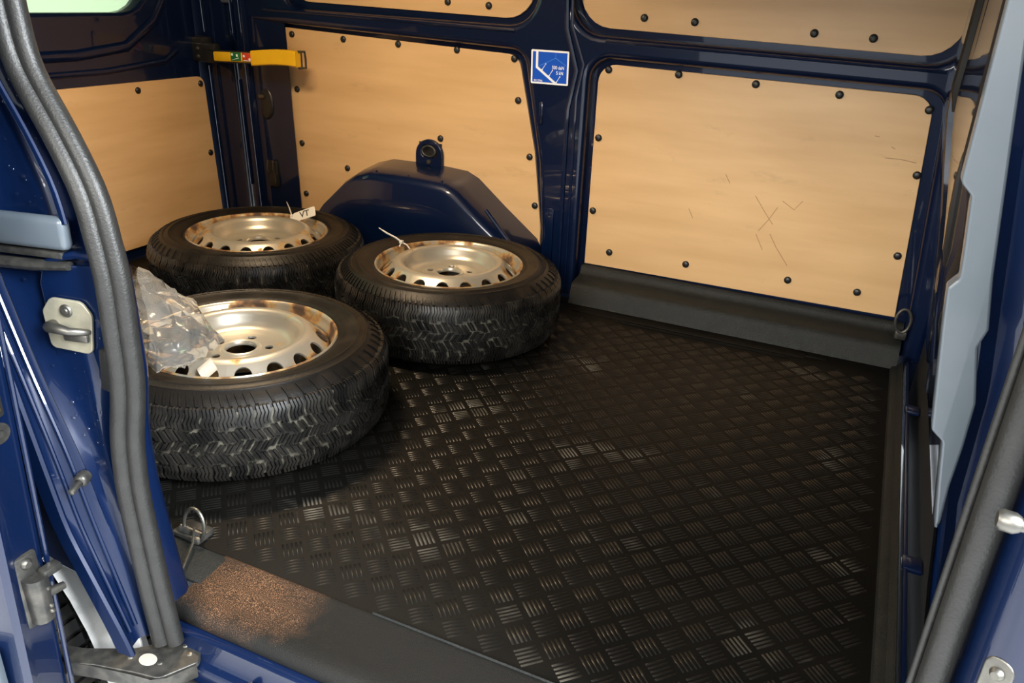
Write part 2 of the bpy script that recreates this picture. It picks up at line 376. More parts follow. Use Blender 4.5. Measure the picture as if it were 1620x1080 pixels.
# corner pillar beside the rear door with gasket lines and small fittings
pm = MB()
prof = [(-2.10, 1.582), (-1.985, 1.583), (-1.955, 1.586), (-1.94, 1.594), (-1.90, 1.60), (-1.855, 1.605), (-1.84, 1.588), (-1.79, 1.588), (-1.775, 1.602), (-1.70, 1.61), (-1.62, 1.618)]
pm.loft([[Vector((x, y-0.05*(z-0.11), z)) for x, y in prof] for z in (-0.02, 0.3, 0.7, 1.0, 1.38)])
pillar = tag(pm.build('trim_1', PAINT, ang=60), kind='structure')
def onp(x, z, off=0.0): return Vector((x, interp([(a, b) for a, b in prof], x)-0.05*(z-0.11)-off, z))
for x, zs in ((-1.965, (0.08, 0.64)), (-1.965, (0.76, 1.2)), (-1.935, (0.05, 1.2)), (-1.83, (.20, .60)), (-1.83, (.74, 1.1)), (-1.79, (.05, 1.1))):
    m_ = MB(); m_.tube([onp(x, zs[0]+(zs[1]-zs[0])*k/6, .003) for k in range(7)], .0045, 8); m_.build('pillar_bead', PAINT, pillar)
m_ = MB(); m_.lathe([(0.0, .004), (.028, .004), (.034, .001), (.036, -.003)], 24, mtx=Matrix.Translation(onp(-1.735, .52, 0)) @ Matrix.Scale(1.7, 4, (0, 0, 1)) @ Matrix.Rotation(PI/2, 4, 'X'))
m_.build('blind_plug', BLACKP, pillar)
m_ = MB(); m_.rbox((-.014, -.006, -.006), (.014, .012, .008), .003, Matrix.Translation(onp(-1.745, .545, .006))); m_.build('marker_lens', STEEL, pillar)
m_ = MB()
m_.rbox((-.024, -.008, -.055), (.024, .01, .05), .006, Matrix.Translation(onp(-1.73, .255, 0))); m_.build('hook_plate', BLACKP, pillar)
for dx in (-.013, .010):
    m_ = MB(); m_.tube([onp(-1.73+dx, .305, .012), onp(-1.73+dx, .27, .018), onp(-1.73+dx, .255, .012)], .004, 8); m_.build('hook_pin', STEEL, pillar)
m_ = MB(); m_.tube([onp(-1.715, .25, .014), onp(-1.712, .22, .018), onp(-1.72, .205, .012)], .003, 8); m_.build('hook_loop', STEEL, pillar)
m_ = MB(); m_.rbox((-.03, -.007, -.03), (.03, .01, .03), .006, Matrix.Translation(onp(-1.85, .895, .004))); m_.build('latch_plate', GREYBLUE, pillar)
m_ = MB(); m_.rbox((-.016, -.014, -.012), (.016, .0, .012), .004, Matrix.Translation(onp(-1.85, .895, .006))); m_.build('latch_claw', STEEL, pillar)

# roof, near wall, partition
m_ = MB(); m_.box((-2.1, -0.2, 1.38), (0.8, 1.72, 1.43)); tag(m_.build('ceiling', PAINT), kind='structure')
m_ = MB(); m_.box((-2.1, -0.13, 0.0), (-0.72, -0.09, 1.40)); m_.box((-0.72, -0.13, 1.22), (0.66, -0.09, 1.40))
m_.box((-0.72, -0.13, 0.0), (-0.66, -0.09, 0.6))
tag(m_.build('wall_near', PAINT), kind='structure')
bk = MB()
XF = [(-.15, .665), (.0, .655), (.13, .645), (.45, .598), (.60, .568), (.75, .541), (.90, .545), (1.40, .550)]
XM = [(-.15, .66), (.13, .645), (.45, .606), (.70, .584), (.90, .575), (1.40, .572)]
def bsec(z):
    x = smooth(XF, z, .04); k = min(1, max(0, (.64-x)/.08)); xm = smooth(XM, z, .05)
    return [Vector(p) for p in ((x-.004, 1.63, z), (x, 1.60, z), (x, 1.43, z), (x+.004, 1.424, z), (x+.02*k, 1.42, z), (x+.022*k, 1.37, z), (x+.012*k+.002, 1.362, z), (x+.016*k+.004, 1.34, z), (xm-.004, 1.2, z), (xm, 1.1, z), (xm, .9, z), (xm, .4, z), (xm, -.02, z))]
bzs = [.10+.04*k for k in range(33)]
bk.loft([bsec(z) for z in bzs])
bulk = tag(bk.build('wall_front', BULK, ang=25), kind='structure')
m_ = MB(); m_.box((0.672, -0.1, -0.15), (0.74, 1.66, 1.40)); m_.build('partition_core', BLACKR, bulk)
m_ = MB(); m_.box((0.652, -0.02, -0.15), (0.674, 1.64, 0.10)); m_.build('dark_gap_sheet', BLACKR, bulk)  # added black sheet that keeps the gap under the partition dark
m_ = MB(); m_.tube([(smooth(XF, z, .04)+.014, 1.395, z) for z in [.74+.06*k for k in range(11)]], [.004]+[.017]*10, 8); m_.build('gap_strip', BLACKR, bulk)
m_ = MB(); m_.tube([(smooth(XM, z, .05)-.001, 1.16, z) for z in (.42, .46, .55, .62, .68)], [.003, .010, .011, .010, .003], 8); m_.build('pressed_slot', BLACKP, bulk)
# rear door with plywood lining and window
win = rpoly([(-0.02, 0.83, .09), (1.36, 0.825, .13), (1.27, 1.28, .09), (-0.02, 1.28, .09)])
dm = MB(); plate(dm, [(-0.10, -0.03), (1.545, -0.03), (1.51, 1.38), (-0.10, 1.38)], [win], -0.06, 0.0, 0.012, rw)
rdoor = tag(dm.build('door_2', PAINT), kind='structure')
for pts, r in (([(.2, .70), (1.0, .70), (1.2, .72), (1.33, .80), (1.44, .95), (1.46, 1.3)], .02),
               ([(.2, .64), (1.1, .645), (1.36, .665), (1.42, .70)], .012)):
    m_ = MB(); q = []
    for i in range(len(pts)-1):
        for k in range(4): q.append((pts[i][0]+(pts[i+1][0]-pts[i][0])*k/4, pts[i][1]+(pts[i+1][1]-pts[i][1])*k/4))
    q.append(pts[-1])
    m_.tube([rw(y, z, -r*.35) for y, z in q], r, 10); m_.build('pressed_ridge', PAINT, rdoor)
m_ = MB(); plate(m_, rpoly([(-0.05, 0.80, .05), (1.40, 0.795, .05), (1.30, 1.31, .05), (-.05, 1.31, .05)]), [], -0.045, -0.039, 0.001, rw)
tag(m_.build('window_1', GLASS), kind='structure')

# near lower body behind the sliding door opening, plus the outer skin with its wheel cut-out
ZS = [(-0.048, -0.500), (0.048, -0.518), (0.129, -0.530), (0.230, -0.544), (0.319, -0.544), (0.408, -0.528), (0.478, -0.531),
      (0.572, -0.535), (0.685, -0.559), (0.764, -0.606), (0.841, -0.662), (0.92, -0.676), (1.25, -0.70)]
ZE = [(-0.30, -0.40), (-0.016, -0.501), (0.168, -0.600), (0.421, -0.667), (0.6, -0.735), (0.8, -0.81), (1.25, -0.86)]
ZL = [(-0.30, -0.42), (-0.054, -0.507), (0.154, -0.566), (0.277, -0.603), (0.413, -0.665), (0.6, -0.73), (0.8, -0.80), (1.25, -0.85)]
def sx(z): return smooth(ZS, z)
def sy(z): return -0.17+0.055*z
def ex(z): return smooth(ZE, z)
def lx(z): return smooth(ZL, z)
zz = [-0.035+0.025*k for k in range(52)]
jm = MB()
def jrow(z):
    s, e, l = sx(z), ex(z), lx(z); y = sy(z); t = min(1, max(0, (z-0.05)/0.2))
    inner = max(0.012, 0.045-0.05*max(0, z))
    P = [(s-0.06, y+inner+0.05), (s+0.004, y+inner+0.012), (s+0.010, y+inner), (s+0.004, y+0.006), (s-0.004, y)]
    a = Vector((s-0.004, y)); b = Vector((l, -0.198+0.03*z))
    d = b-a; nrm = Vector((-d.y, d.x)); nrm = nrm.normalized() if nrm.length > 1e-6 else Vector((1, -1)).normalized()
    if nrm.x < 0: nrm = -nrm
    for f, h in ((.12, -.004), (.2, -.009), (.26, -.011), (.34, .0), (.4, .003), (.46, 0), (.62, -.004), (.8, -.006), (.93, .002), (.98, .005)):
        p = a+d*f+nrm*h*t; P.append((p.x, p.y))
    P += [(l, -0.200+0.03*z), (l-0.004, -0.206+0.03*z)]
    P += [((l*.7+e*.3)-0.012, -0.212+0.03*z), ((l*.4+e*.6)-0.012, -0.228+0.03*z), (e-0.004, -0.236+0.03*z), (e, -0.241+0.03*z), (e-0.002, -0.246+0.03*z), (e-0.03, -0.248+0.03*z)]
    return [Vector((p[0], p[1], z)) for p in P]
jm.loft([jrow(z) for z in zz])
jamb = tag(jm.build('trim_2', PAINT, ang=50), kind='structure')
# thin pressed lines in the jamb's outer channel
for f_, r_, dw in ((.25, .004, .0), (.62, .0035, .0)):
    m_ = MB(); m_.tube([Vector((lx(z)*(1-f_)+ex(z)*f_-0.008, -0.2-0.04*f_+0.03*z, z)) for z in zz[1:28]], r_, 8); m_.build('channel_bead', PAINT, jamb)
# raised flange beside the seal in the upper half
m_ = MB(); m_.tube([Vector((sx(z)-0.030-0.012*max(0, (.75-z)), sy(z)-0.030, z)) for z in [0.64+0.02*k for k in range(30)]], .006, 8, flat=.6); m_.build('jamb_flange', PAINT, jamb)

# outer body skin
arc = [(-1.05+0.46*math.cos(a), -0.23+0.46*math.sin(a)) for a in [math.radians(d) for d in range(40, 181, 5)]]
sk = [(ex(z)-0.02, z) for z in [-0.01+0.04*k for k in range(33)]]
poly = [(-2.05, 1.28), (-2.05, -0.23)] + list(reversed(arc)) + [(-.676, .087), (-.64, .079), (-.605, .077), (-.59, .062), (-.586, .03), (-.575, .014), (-.548, .003)] + sk
def ns(u, v, w): return Vector((u, -0.235+0.03*v-w, v))
m_ = MB(); plate(m_, poly, [], -0.01, 0.0, 0.003, ns, seg=2); tag(m_.build('wall_outer', PAINT), kind='structure')
m_ = MB(); m_.loft([[Vector((-1.05+0.455*math.cos(a), y, -0.23+0.455*math.sin(a))) for a in [math.radians(d) for d in range(-10, 191, 8)]] for y in (-0.225, -0.18, -0.135)])
liner = tag(m_.build('trim_3', GREYL), kind='structure')
m_ = MB(); plate(m_, [(-.72, .12), (-.70, -.02), (-.655, -.12), (-.63, -.30), (-.53, -.30), (-.545, -.05), (-.575, .06), (-.60, .10)], [], 0, .004, .001, lambda u, v, w: Vector((u, -.19-w, v)), seg=1); m_.build('splash_shield', GREYL, liner)

# ------------------------------------------------------------------ door seals
def double_seal(name, path_fn, zs, label, side):
    root = empty(name, path_fn(zs[0])); tag(root, label, 'seal')
    o = Vector(path_fn(zs[0]))
    for nm, off, r in (('outer_lobe', (-0.004*side, -0.014, 0), .0145), ('inner_lobe', (0.016*side, -0.004, 0), .0135)):
        m_ = MB(); m_.tube([Vector(path_fn(z))+Vector(off)-o for z in zs], r, 14, up=(0, -1, 0)); m_.build(nm, RUBBER, root)
    m_ = MB(); m_.tube([Vector(path_fn(z))+Vector((0.004*side, 0.0, 0))-o for z in zs], .012, 8); m_.build('seal_lip', BLACKR, root)
    return root
sealL = double_seal('door_seal', lambda z: (sx(z)+0.016, sy(z)-0.008, z), [-0.045+0.02*k for k in range(65)], 'grey rubber double seal snaking down the blue rear door jamb', 1)
m_ = MB()
m_.rbox((-0.020, -0.008, -0.034), (0.010, 0.008, 0.034), .004, Matrix.Translation((sx(.42)-0.006, sy(.42)-0.016, .425)) @ Matrix.Rotation(.12, 4, 'Y'))
m_.v = [tuple(Vector(p)-sealL.location) for p in m_.v]; m_.build('seal_tab', RUBBER, sealL)

# ------------------------------------------------------------------ plywood panels
rv = MB(); rv.lathe([(0.0115, 0.0), (0.0112, 0.003), (0.009, 0.0055), (0.005, 0.007), (0.0, 0.0074)], 14)
rivet_mesh = None
def panel(name, poly, fn, d0, d1, rivets, label, group='plywood lining panels'):
    us = [p[0] for p in poly]; vs = [p[1] for p in poly]
    o0 = fn(sum(us)/len(us), min(vs), d0)
    root = empty(name, o0); tag(root, label, 'panel', group)
    m_ = MB(); plate(m_, poly, [], d0, d1, 0.0015, lambda u, v, w: fn(u, v, w)-o0, seg=2); m_.build('board', PLY, root)
    global rivet_mesh
    n = (fn(0, 0, 1)-fn(0, 0, 0)).normalized(); rot = n.to_track_quat('Z', 'Y')
    for (u, v) in rivets:
        if rivet_mesh is None:
            ob = rv.build('rivet', BLACKP, root); rivet_mesh = ob.data
        else:
            ob = bpy.data.objects.new('rivet', rivet_mesh); C.objects.link(ob); ob.parent = root
        ob.location = fn(u, v, d1)-o0; ob.rotation_mode = 'QUATERNION'; ob.rotation_quaternion = rot
RB = [(-1.604, 0.773), (-1.38, 0.771), (-1.154, 0.77), (-0.926, 0.768), (-0.716, 0.756), (-1.603, 0.581), (-0.698, 0.627), (-1.602, 0.382), (-0.993, 0.469), (-0.65, 0.447), (-1.398, 0.311), (-1.603, 0.184), (-0.624, 0.282)]
RD = [(-0.395, 0.748), (-0.176, 0.752), (0.051, 0.744), (0.281, 0.736), (0.513, 0.718), (-0.412, 0.538), (0.523, 0.542), (-0.413, 0.297), (-0.344, 0.162), (-0.082, 0.167), (0.239, 0.174), (0.442, 0.174), (0.526, 0.305)]
RUL = [(-0.96, 0.913), (-0.811, 0.909)]
RUR = [(-0.298, 0.902), (-0.147, 0.899), (0.185, 0.89), (0.337, 0.887)]
RR = [(1.215, 0.576), (1.508, 0.577), (1.523, 0.316)]
panel('plywood_panel', rpoly([(-1.641, 0.015), (-0.600, 0.015), (-0.600, 0.205), (-0.632, 0.466, .1), (-0.700, 0.768, .05), (-1.632, 0.795)]), wf, 0.001, 0.010, RB, 'plywood lining panel above the wheel arch, between corner pillar and blue sticker')
panel('plywood_panel', rpoly([(-0.430, 0.108), (0.560, 0.116), (0.519, 0.752, .055), (-0.427, 0.764, .055)]), wf, 0.001, 0.010, RD, 'large bright plywood lining panel right of the blue sticker, above the mat')
panel('plywood_panel', rpoly([(-1.57, 0.886, .05), (-0.652, 0.875, .1), (-0.64, 1.325, .1), (-1.57, 1.325, .1)]), wf, 0.001, 0.008, RUL, 'upper plywood panel over the wheel arch panel, mostly cut off by the frame')
panel('plywood_panel', rpoly([(-0.500, 0.868, .1), (0.556, 0.850, .09), (0.54, 1.315, .1), (-0.500, 1.315, .1)]), wf, 0.001, 0.008, RUR, 'upper plywood panel above the large bright panel, cut off by the top edge')
panel('plywood_panel', rpoly([(0.05, 0.03, .03), (1.562, 0.03), (1.528, 0.603, .035), (0.05, 0.603, .03)]), rw, 0.001, 0.010, RR, 'orange-brown plywood panel on the rear door under the window', 'plywood lining panels')

SCR = mat('scuffed_wood', (0.36, 0.22, 0.11), 0.6)
big = [o for o in C.objects if o.get('label', '').startswith('large bright')][0]
for pts in [[(0.101, 0.422), (0.136, 0.377), (0.165, 0.342)], [(0.127, 0.316), (0.15, 0.353), (0.171, 0.396)], [(0.182, 0.418), (0.219, 0.396), (0.239, 0.426)], [(0.162, 0.311), (0.188, 0.271), (0.229, 0.22)], [(0.121, 0.304), (0.148, 0.257)], [(-0.095, 0.352), (-0.079, 0.323)], [(0.003, 0.476), (0.02, 0.449)], [(0.432, 0.579), (0.473, 0.58), (0.514, 0.575)], [(0.442, 0.611), (0.453, 0.606)], [(0.394, 0.636), (0.407, 0.634)]]:
    m_ = MB(); m_.tube([wf(u, v, .0101)-big.location for u, v in pts], .0011, 6, flat=.3, up=(1, 0, 0)); m_.build('scratch', SCR, big)
# ------------------------------------------------------------------ wheel arch and tie-down
wa = MB()
def archrow(x, t):
    pass
top = [(-1.52, 0.02), (-1.50, 0.11), (-1.42, 0.21), (-1.31, 0.315), (-1.255, 0.352), (-1.19, 0.372), (-1.09, 0.374), (-0.98, 0.374), (-0.885, 0.368), (-0.84, 0.348), (-0.735, 0.262), (-0.61, 0.165), (-0.575, 0.10), (-0.565, 0.02)]
rows = []
for f, (w0, sc) in enumerate(((0.0, 1.0), (0.008, 0.998), (0.10, 0.975), (0.145, 0.955), (0.165, 0.925), (0.175, 0.88), (0.178, 0.5), (0.178, 0.05))):
    rows.append([wf(-1.04+(x+1.04)*(1-(1-sc)*0.55), z*sc, w0+0.010) for x, z in top])
wa.loft(rows)
arch = tag(wa.build('trim_4', PAINT, ang=50), kind='structure')
for xa in (-1.17, -1.04, -0.91):
    m_ = MB(); m_.tube([wf(xa+0.006*k, 0.355-0.02*k, 0.152+0.012*min(k, 2)) for k in range(5)], .006, 8); m_.build('arch_bead', PAINT, arch)
m_ = MB(); m_.tube([wf(-0.74, .28, .155), wf(-.68, .22, .162), wf(-.63, .17, .168)], .007, 8); m_.build('arch_bead', PAINT, arch)
# tie-down pocket
td = empty('tie_down_eye', wf(-1.035, 0.38, 0.0135)); tag(td, 'black tie-down eye in a rounded pocket on top of the wheel arch', 'tie-down')
m_ = MB(); plate(m_, rpoly([(-.054, -.03), (.056, -.03), (.056, .082, .054), (-.054, .082, .054)], 8), [rpoly([(-.03, .02, .015), (.034, .02, .015), (.034, .062, .022), (-.03, .062, .022)])], 0, .012, .004, lambda u, v, w: Vector((u, -w, v)))
m_.build('pocket_plate', PAINT, td)
m_ = MB(); m_.box((-.045, -.001, 0), (.048, .0, .07)); m_.build('pocket_back', BLACKP, td)
m_ = MB(); m_.tube([Vector((.002+.026*math.cos(a), -.014, .042+.018*math.sin(a))) for a in [2*PI*k/20 for k in range(20)]], .0045, 8, closed=True); m_.build('eye', DARKST, td)
m_ = MB(); m_.lathe([(0, .008), (.007, .007), (.009, .003), (.009, 0)], 12, mtx=Matrix.Translation((.002, -.011, .004)) @ Matrix.Rotation(PI/2, 4, 'X')); m_.build('bolt', DARKST, td)

# ------------------------------------------------------------------ rubber mat with tread ribs
mat_root = empty('rubber_floor_mat', (-0.7, 0.75, 0)); tag(mat_root, 'black chequer-ribbed rubber mat covering the cargo floor', 'floor mat')
O = Vector((-0.7, 0.75, 0))
def mbuild(mb, name, m, **k):
    mb.v = [tuple(Vector(p)-O) for p in mb.v]; return mb.build(name, m, mat_root, **k)
m_ = MB(); m_.rbox((-1.95, -0.022, -0.006), (0.578, 1.56, 0.0), .0015); mbuild(m_, 'sheet', MATR)
rb = MB(); PX, PY = 0.0655, 0.0705; D = math.sqrt(.5)
for half in (0, 1):
    for i in range(-30, 11):
        for j in range(-5, 17):
            cx = -0.055+PX*(i+.5*half); cy = 0.297+PY*(j+.5*half)
            if cx > 0.562 or cx < -1.75 or cy > 1.415: continue
            d = Vector((D, D, 0)) if half == 0 else Vector((D, -D, 0)); n = Vector((-d.y, d.x, 0))
            for k in range(5):
                c = Vector((cx, cy, 0))+n*(0.0080*(k-2)); l = 0.0178
                e = [c-d*l, c+d*l]
                if any(p.y < -0.018 or p.y > 1.43 or p.x > .573 for p in e): continue
                wb, wt, h = .0021, .0008, .0011
                rb.add([e[0]-n*wb-d*.001, e[1]-n*wb+d*.001, e[1]+n*wb+d*.001, e[0]+n*wb-d*.001, e[0]-n*wt+Vector((0, 0, h)), e[1]-n*wt+Vector((0, 0, h)), e[1]+n*wt+Vector((0, 0, h)), e[0]+n*wt+Vector((0, 0, h))],
                       [(4, 5, 6, 7), (0, 1, 5, 4), (1, 2, 6, 5), (2, 3, 7, 6), (3, 0, 4, 7)])
tag(mbuild(rb, 'tread_ribs', RIBR, ang=80), kind='stuff')
# raised lip along the far wall
m_ = MB()
lip = [(1.512, 0.0), (1.518, 0.012), (1.53, 0.05), (1.537, 0.062), (1.55, 0.068), (1.60, 0.074), (1.612, 0.082), (1.617, 0.092), (1.622, 0.104), (1.633, 0.106), (1.64, 0.104)]
xs = [(-0.435, .99), (-0.425, 1.0), (0.565, 1.0), (0.580, 1.0), (0.590, .98)]
m_.loft([[Vector((x, y if k else y+.02*(1-sc), z*sc)) for k, (y, z) in enumerate(lip)] for x, sc in xs])
m_.loft([[Vector((-0.435, y, z)), Vector((-0.435, 1.64, z))] for y, z in lip])
mbuild(m_, 'raised_lip', LIPM, ang=60)
m_ = MB(); m_.rbox((-0.40, 1.452, -.001), (0.34, 1.492, 0.003), .0012); mbuild(m_, 'border_strip', MATR)
m_ = MB(); m_.tube([(-0.24, 1.437, .001), (-0.2, 1.432, .0015), (.28, 1.432, .0015), (.295, 1.437, .001)], .004, 6); mbuild(m_, 'border_bead', MATR)
m_ = MB(); m_.rbox((0.06+.28, 1.47, -.001), (0.40, 1.482, .0025), .001); mbuild(m_, 'border_tab', MATR)
# right-hand edge ridge
m_ = MB()
rp = [(0.574, 0.0), (0.577, 0.006), (0.584, 0.009), (0.594, 0.010), (0.602, 0.020), (0.606, 0.021), (0.608, 0.016), (0.608, -0.03)]
m_.loft([[Vector((x, y, z)) for x, z in rp] for y in (-0.02, 0.4, 0.9, 1.3, 1.50, 1.53)])
mbuild(m_, 'edge_ridge', LIPM, ang=30)
# blue steel flange at the right-hand edge with two little tabs
fg = MB(); fg.rbox((0.616, -0.10, -0.12), (0.624, 1.56, 0.014), .0025); flange = tag(fg.build('trim_5', PAINT), kind='structure')
for y in (1.235, 0.545):
    m_ = MB(); m_.rbox((0.614, y-.022, 0.004), (0.650, y+.022, 0.016), .005); m_.build('flange_tab', PAINT, flange)
wl = MB(); wl.box((0.624, -0.12, -0.20), (0.72, 1.66, -0.15)); tag(wl.build('floor_gap', BLACKR), kind='structure')
for i, (x, y, z, m) in enumerate(((0.655, 1.22, -.10, STEEL), (0.655, .86, -.10, STEEL), (.668, .90, -.06, STEEL), (.655, .60, -.10, STEEL), (.655, .42, -.10, STEEL))):
    m_ = MB(); m_.lathe([(0, .012), (.008, .012), (.009, .008), (.009, .004), (.015, .003), (.015, 0)], 12); b_ = m_.build('floor_bolt', m, None)
    b_.location = (x, y, -.15); tag(b_, ('steel bolt in the dark gap farthest from the camera, near the far blue tab', 'steel bolt in the middle of the dark gap, the left one of a close pair', 'steel bolt in the middle of the dark gap, the right one of a close pair', 'steel bolt in the dark gap just beside the small white clip', 'steel bolt in the dark gap nearest the camera, past the near blue tab')[i], 'bolt', 'bolts in the dark gap')
m_ = MB(); m_.rbox((-.006, -.004, -.016), (.006, .004, .016), .002); o_ = m_.build('white_clip', WHITE); o_.location = (.665, .66, -.134); tag(o_, 'small white clip in the dark gap beside the mat edge', 'clip')
# small lashing loop in the far right corner
tr = empty('lashing_loop', (0.585, 1.585, 0.085)); tag(tr, 'dark lashing loop in the corner right of the large plywood panel', 'lashing loop')
m_ = MB(); m_.tube([Vector((-.004+.004*math.cos(a)+.016*math.cos(a), -.012+.006*math.sin(a), .045+.034*math.sin(a))) for a in [2*PI*k/20 for k in range(20)]], .0045, 8, closed=True); m_.build('loop', DARKST, tr)
m_ = MB(); m_.rbox((-.018, -.02, -.012), (.014, .01, .014), .004); m_.build('loop_base', DARKST, tr)

# ------------------------------------------------------------------ door sill
sl = empty('sill_cover', (0.0, -0.09, 0)); tag(sl, 'black grained plastic sill cover with a patch of brown grit and painted orange glints', 'sill cover')
m_ = MB()
sp = [(-0.022, -0.004), (-0.0225, 0.0025), (-0.027, 0.004), (-0.03, 0.003), (-0.12, 0.0), (-0.140, -0.001), (-0.150, -0.005), (-0.156, -0.013), (-0.158, -0.025), (-0.150, -0.032)]
m_.loft([[Vector((x, y+0.09, z)) for y, z in sp] for x in (-0.505, -0.35, -0.1, 0.2, 0.60)])
m_.v = [tuple(p) for p in m_.v]; m_.build('tread_plate', SILLM, sl, ang=60)
m_ = MB(); m_.rbox((-0.67, -0.01, -0.004), (-0.495, 0.066, 0.003), .003); m_.build('end_flap', LIPM, sl)
m_ = MB(); m_.loft([[Vector((-0.56-0.004*k, 0.07-0.03*k*0.0, 0.03)), Vector((-0.505, -.045+.0*k, 0.012))] for k in (0, 1)]); 
m_ = MB(); m_.tube([(-0.585, 0.075, .03), (-0.565, 0.05, .02), (-0.53, -0.015, .012), (-0.515, -0.04, .006)], .0025, 6); m_.build('torn_edge', STEEL, sl)
m_ = MB(); m_.tube([(-0.19, 0.0665, .003), (-0.10, 0.0665, .0035), (0.1, .067, .0035), (0.5, .067, .0035)], .0045, 6, flat=.6); m_.build('edge_bead', LIPM, sl)
# painted sill below
m_ = MB()
bp2 = [(-0.148, -0.028), (-0.162, -0.030), (-0.170, -0.034), (-0.172, -0.05), (-0.180, -0.066), (-0.19, -0.07), (-0.2, -0.09), (-0.19, -0.16), (-0.15, -0.20), (-0.15, -0.36)]
m_.loft([[Vector((x, y, z)) for y, z in bp2] for x in (-0.50, 0.66)])
sill = tag(m_.build('trim_6', PAINT, ang=35), kind='structure')
m_ = MB(); m_.box((-0.52, -0.30, -0.36), (0.66, -0.15, -0.34)); m_.build('step_well', PAINT, sill)
m_ = MB(); m_.box((-0.52, -0.31, -0.50), (0.66, -0.30, -0.25)); m_.build('step_skin', PAINT, sill)
m_ = MB(); m_.tube([(-.47, -.205, -.085), (-.42, -.212, -.10), (-.3, -.215, -.105), (0.1, -.215, -.105), (.6, -.215, -.105)], .015, 12); o_ = m_.build('sill_seal', RUBBER); tag(o_, 'black rubber seal tube running along under the blue door sill', 'seal')
m_ = MB(); m_.lathe([(0, .010), (.005, .010), (.006, .006), (.006, .003), (.010, .002), (.010, 0)], 12, mtx=Matrix.Rotation(PI/2, 4, 'X')); o_ = m_.build('sill_bolt', STEEL); o_.location = (-.31, -.185, -.066); tag(o_, 'small steel bolt on the blue sill face', 'bolt')
# lashing ring at the foot of the jamb
lr = empty('lashing_ring', (-0.60, 0.0, 0.0)); tag(lr, 'steel lashing ring on the floor beside the foot of the rear door jamb', 'lashing ring')
m_ = MB(); m_.tube([Vector((.012+.024*math.cos(a), -.012+.012*math.sin(a)*0.5, .032+.034*math.sin(a))) for a in [2*PI*k/28 for k in range(28)]], .0035, 8, closed=True); m_.build('ring', STEEL, lr)
m_ = MB(); m_.rbox((-.035, -.025, 0), (.03, .02, .014), .005); m_.build('ring_base', DARKST, lr)
m_ = MB(); m_.tube([(-.02, -.014, .018), (.028, -.008, .010)], .009, 10); m_.build('hinge_barrel', DARKST, lr)

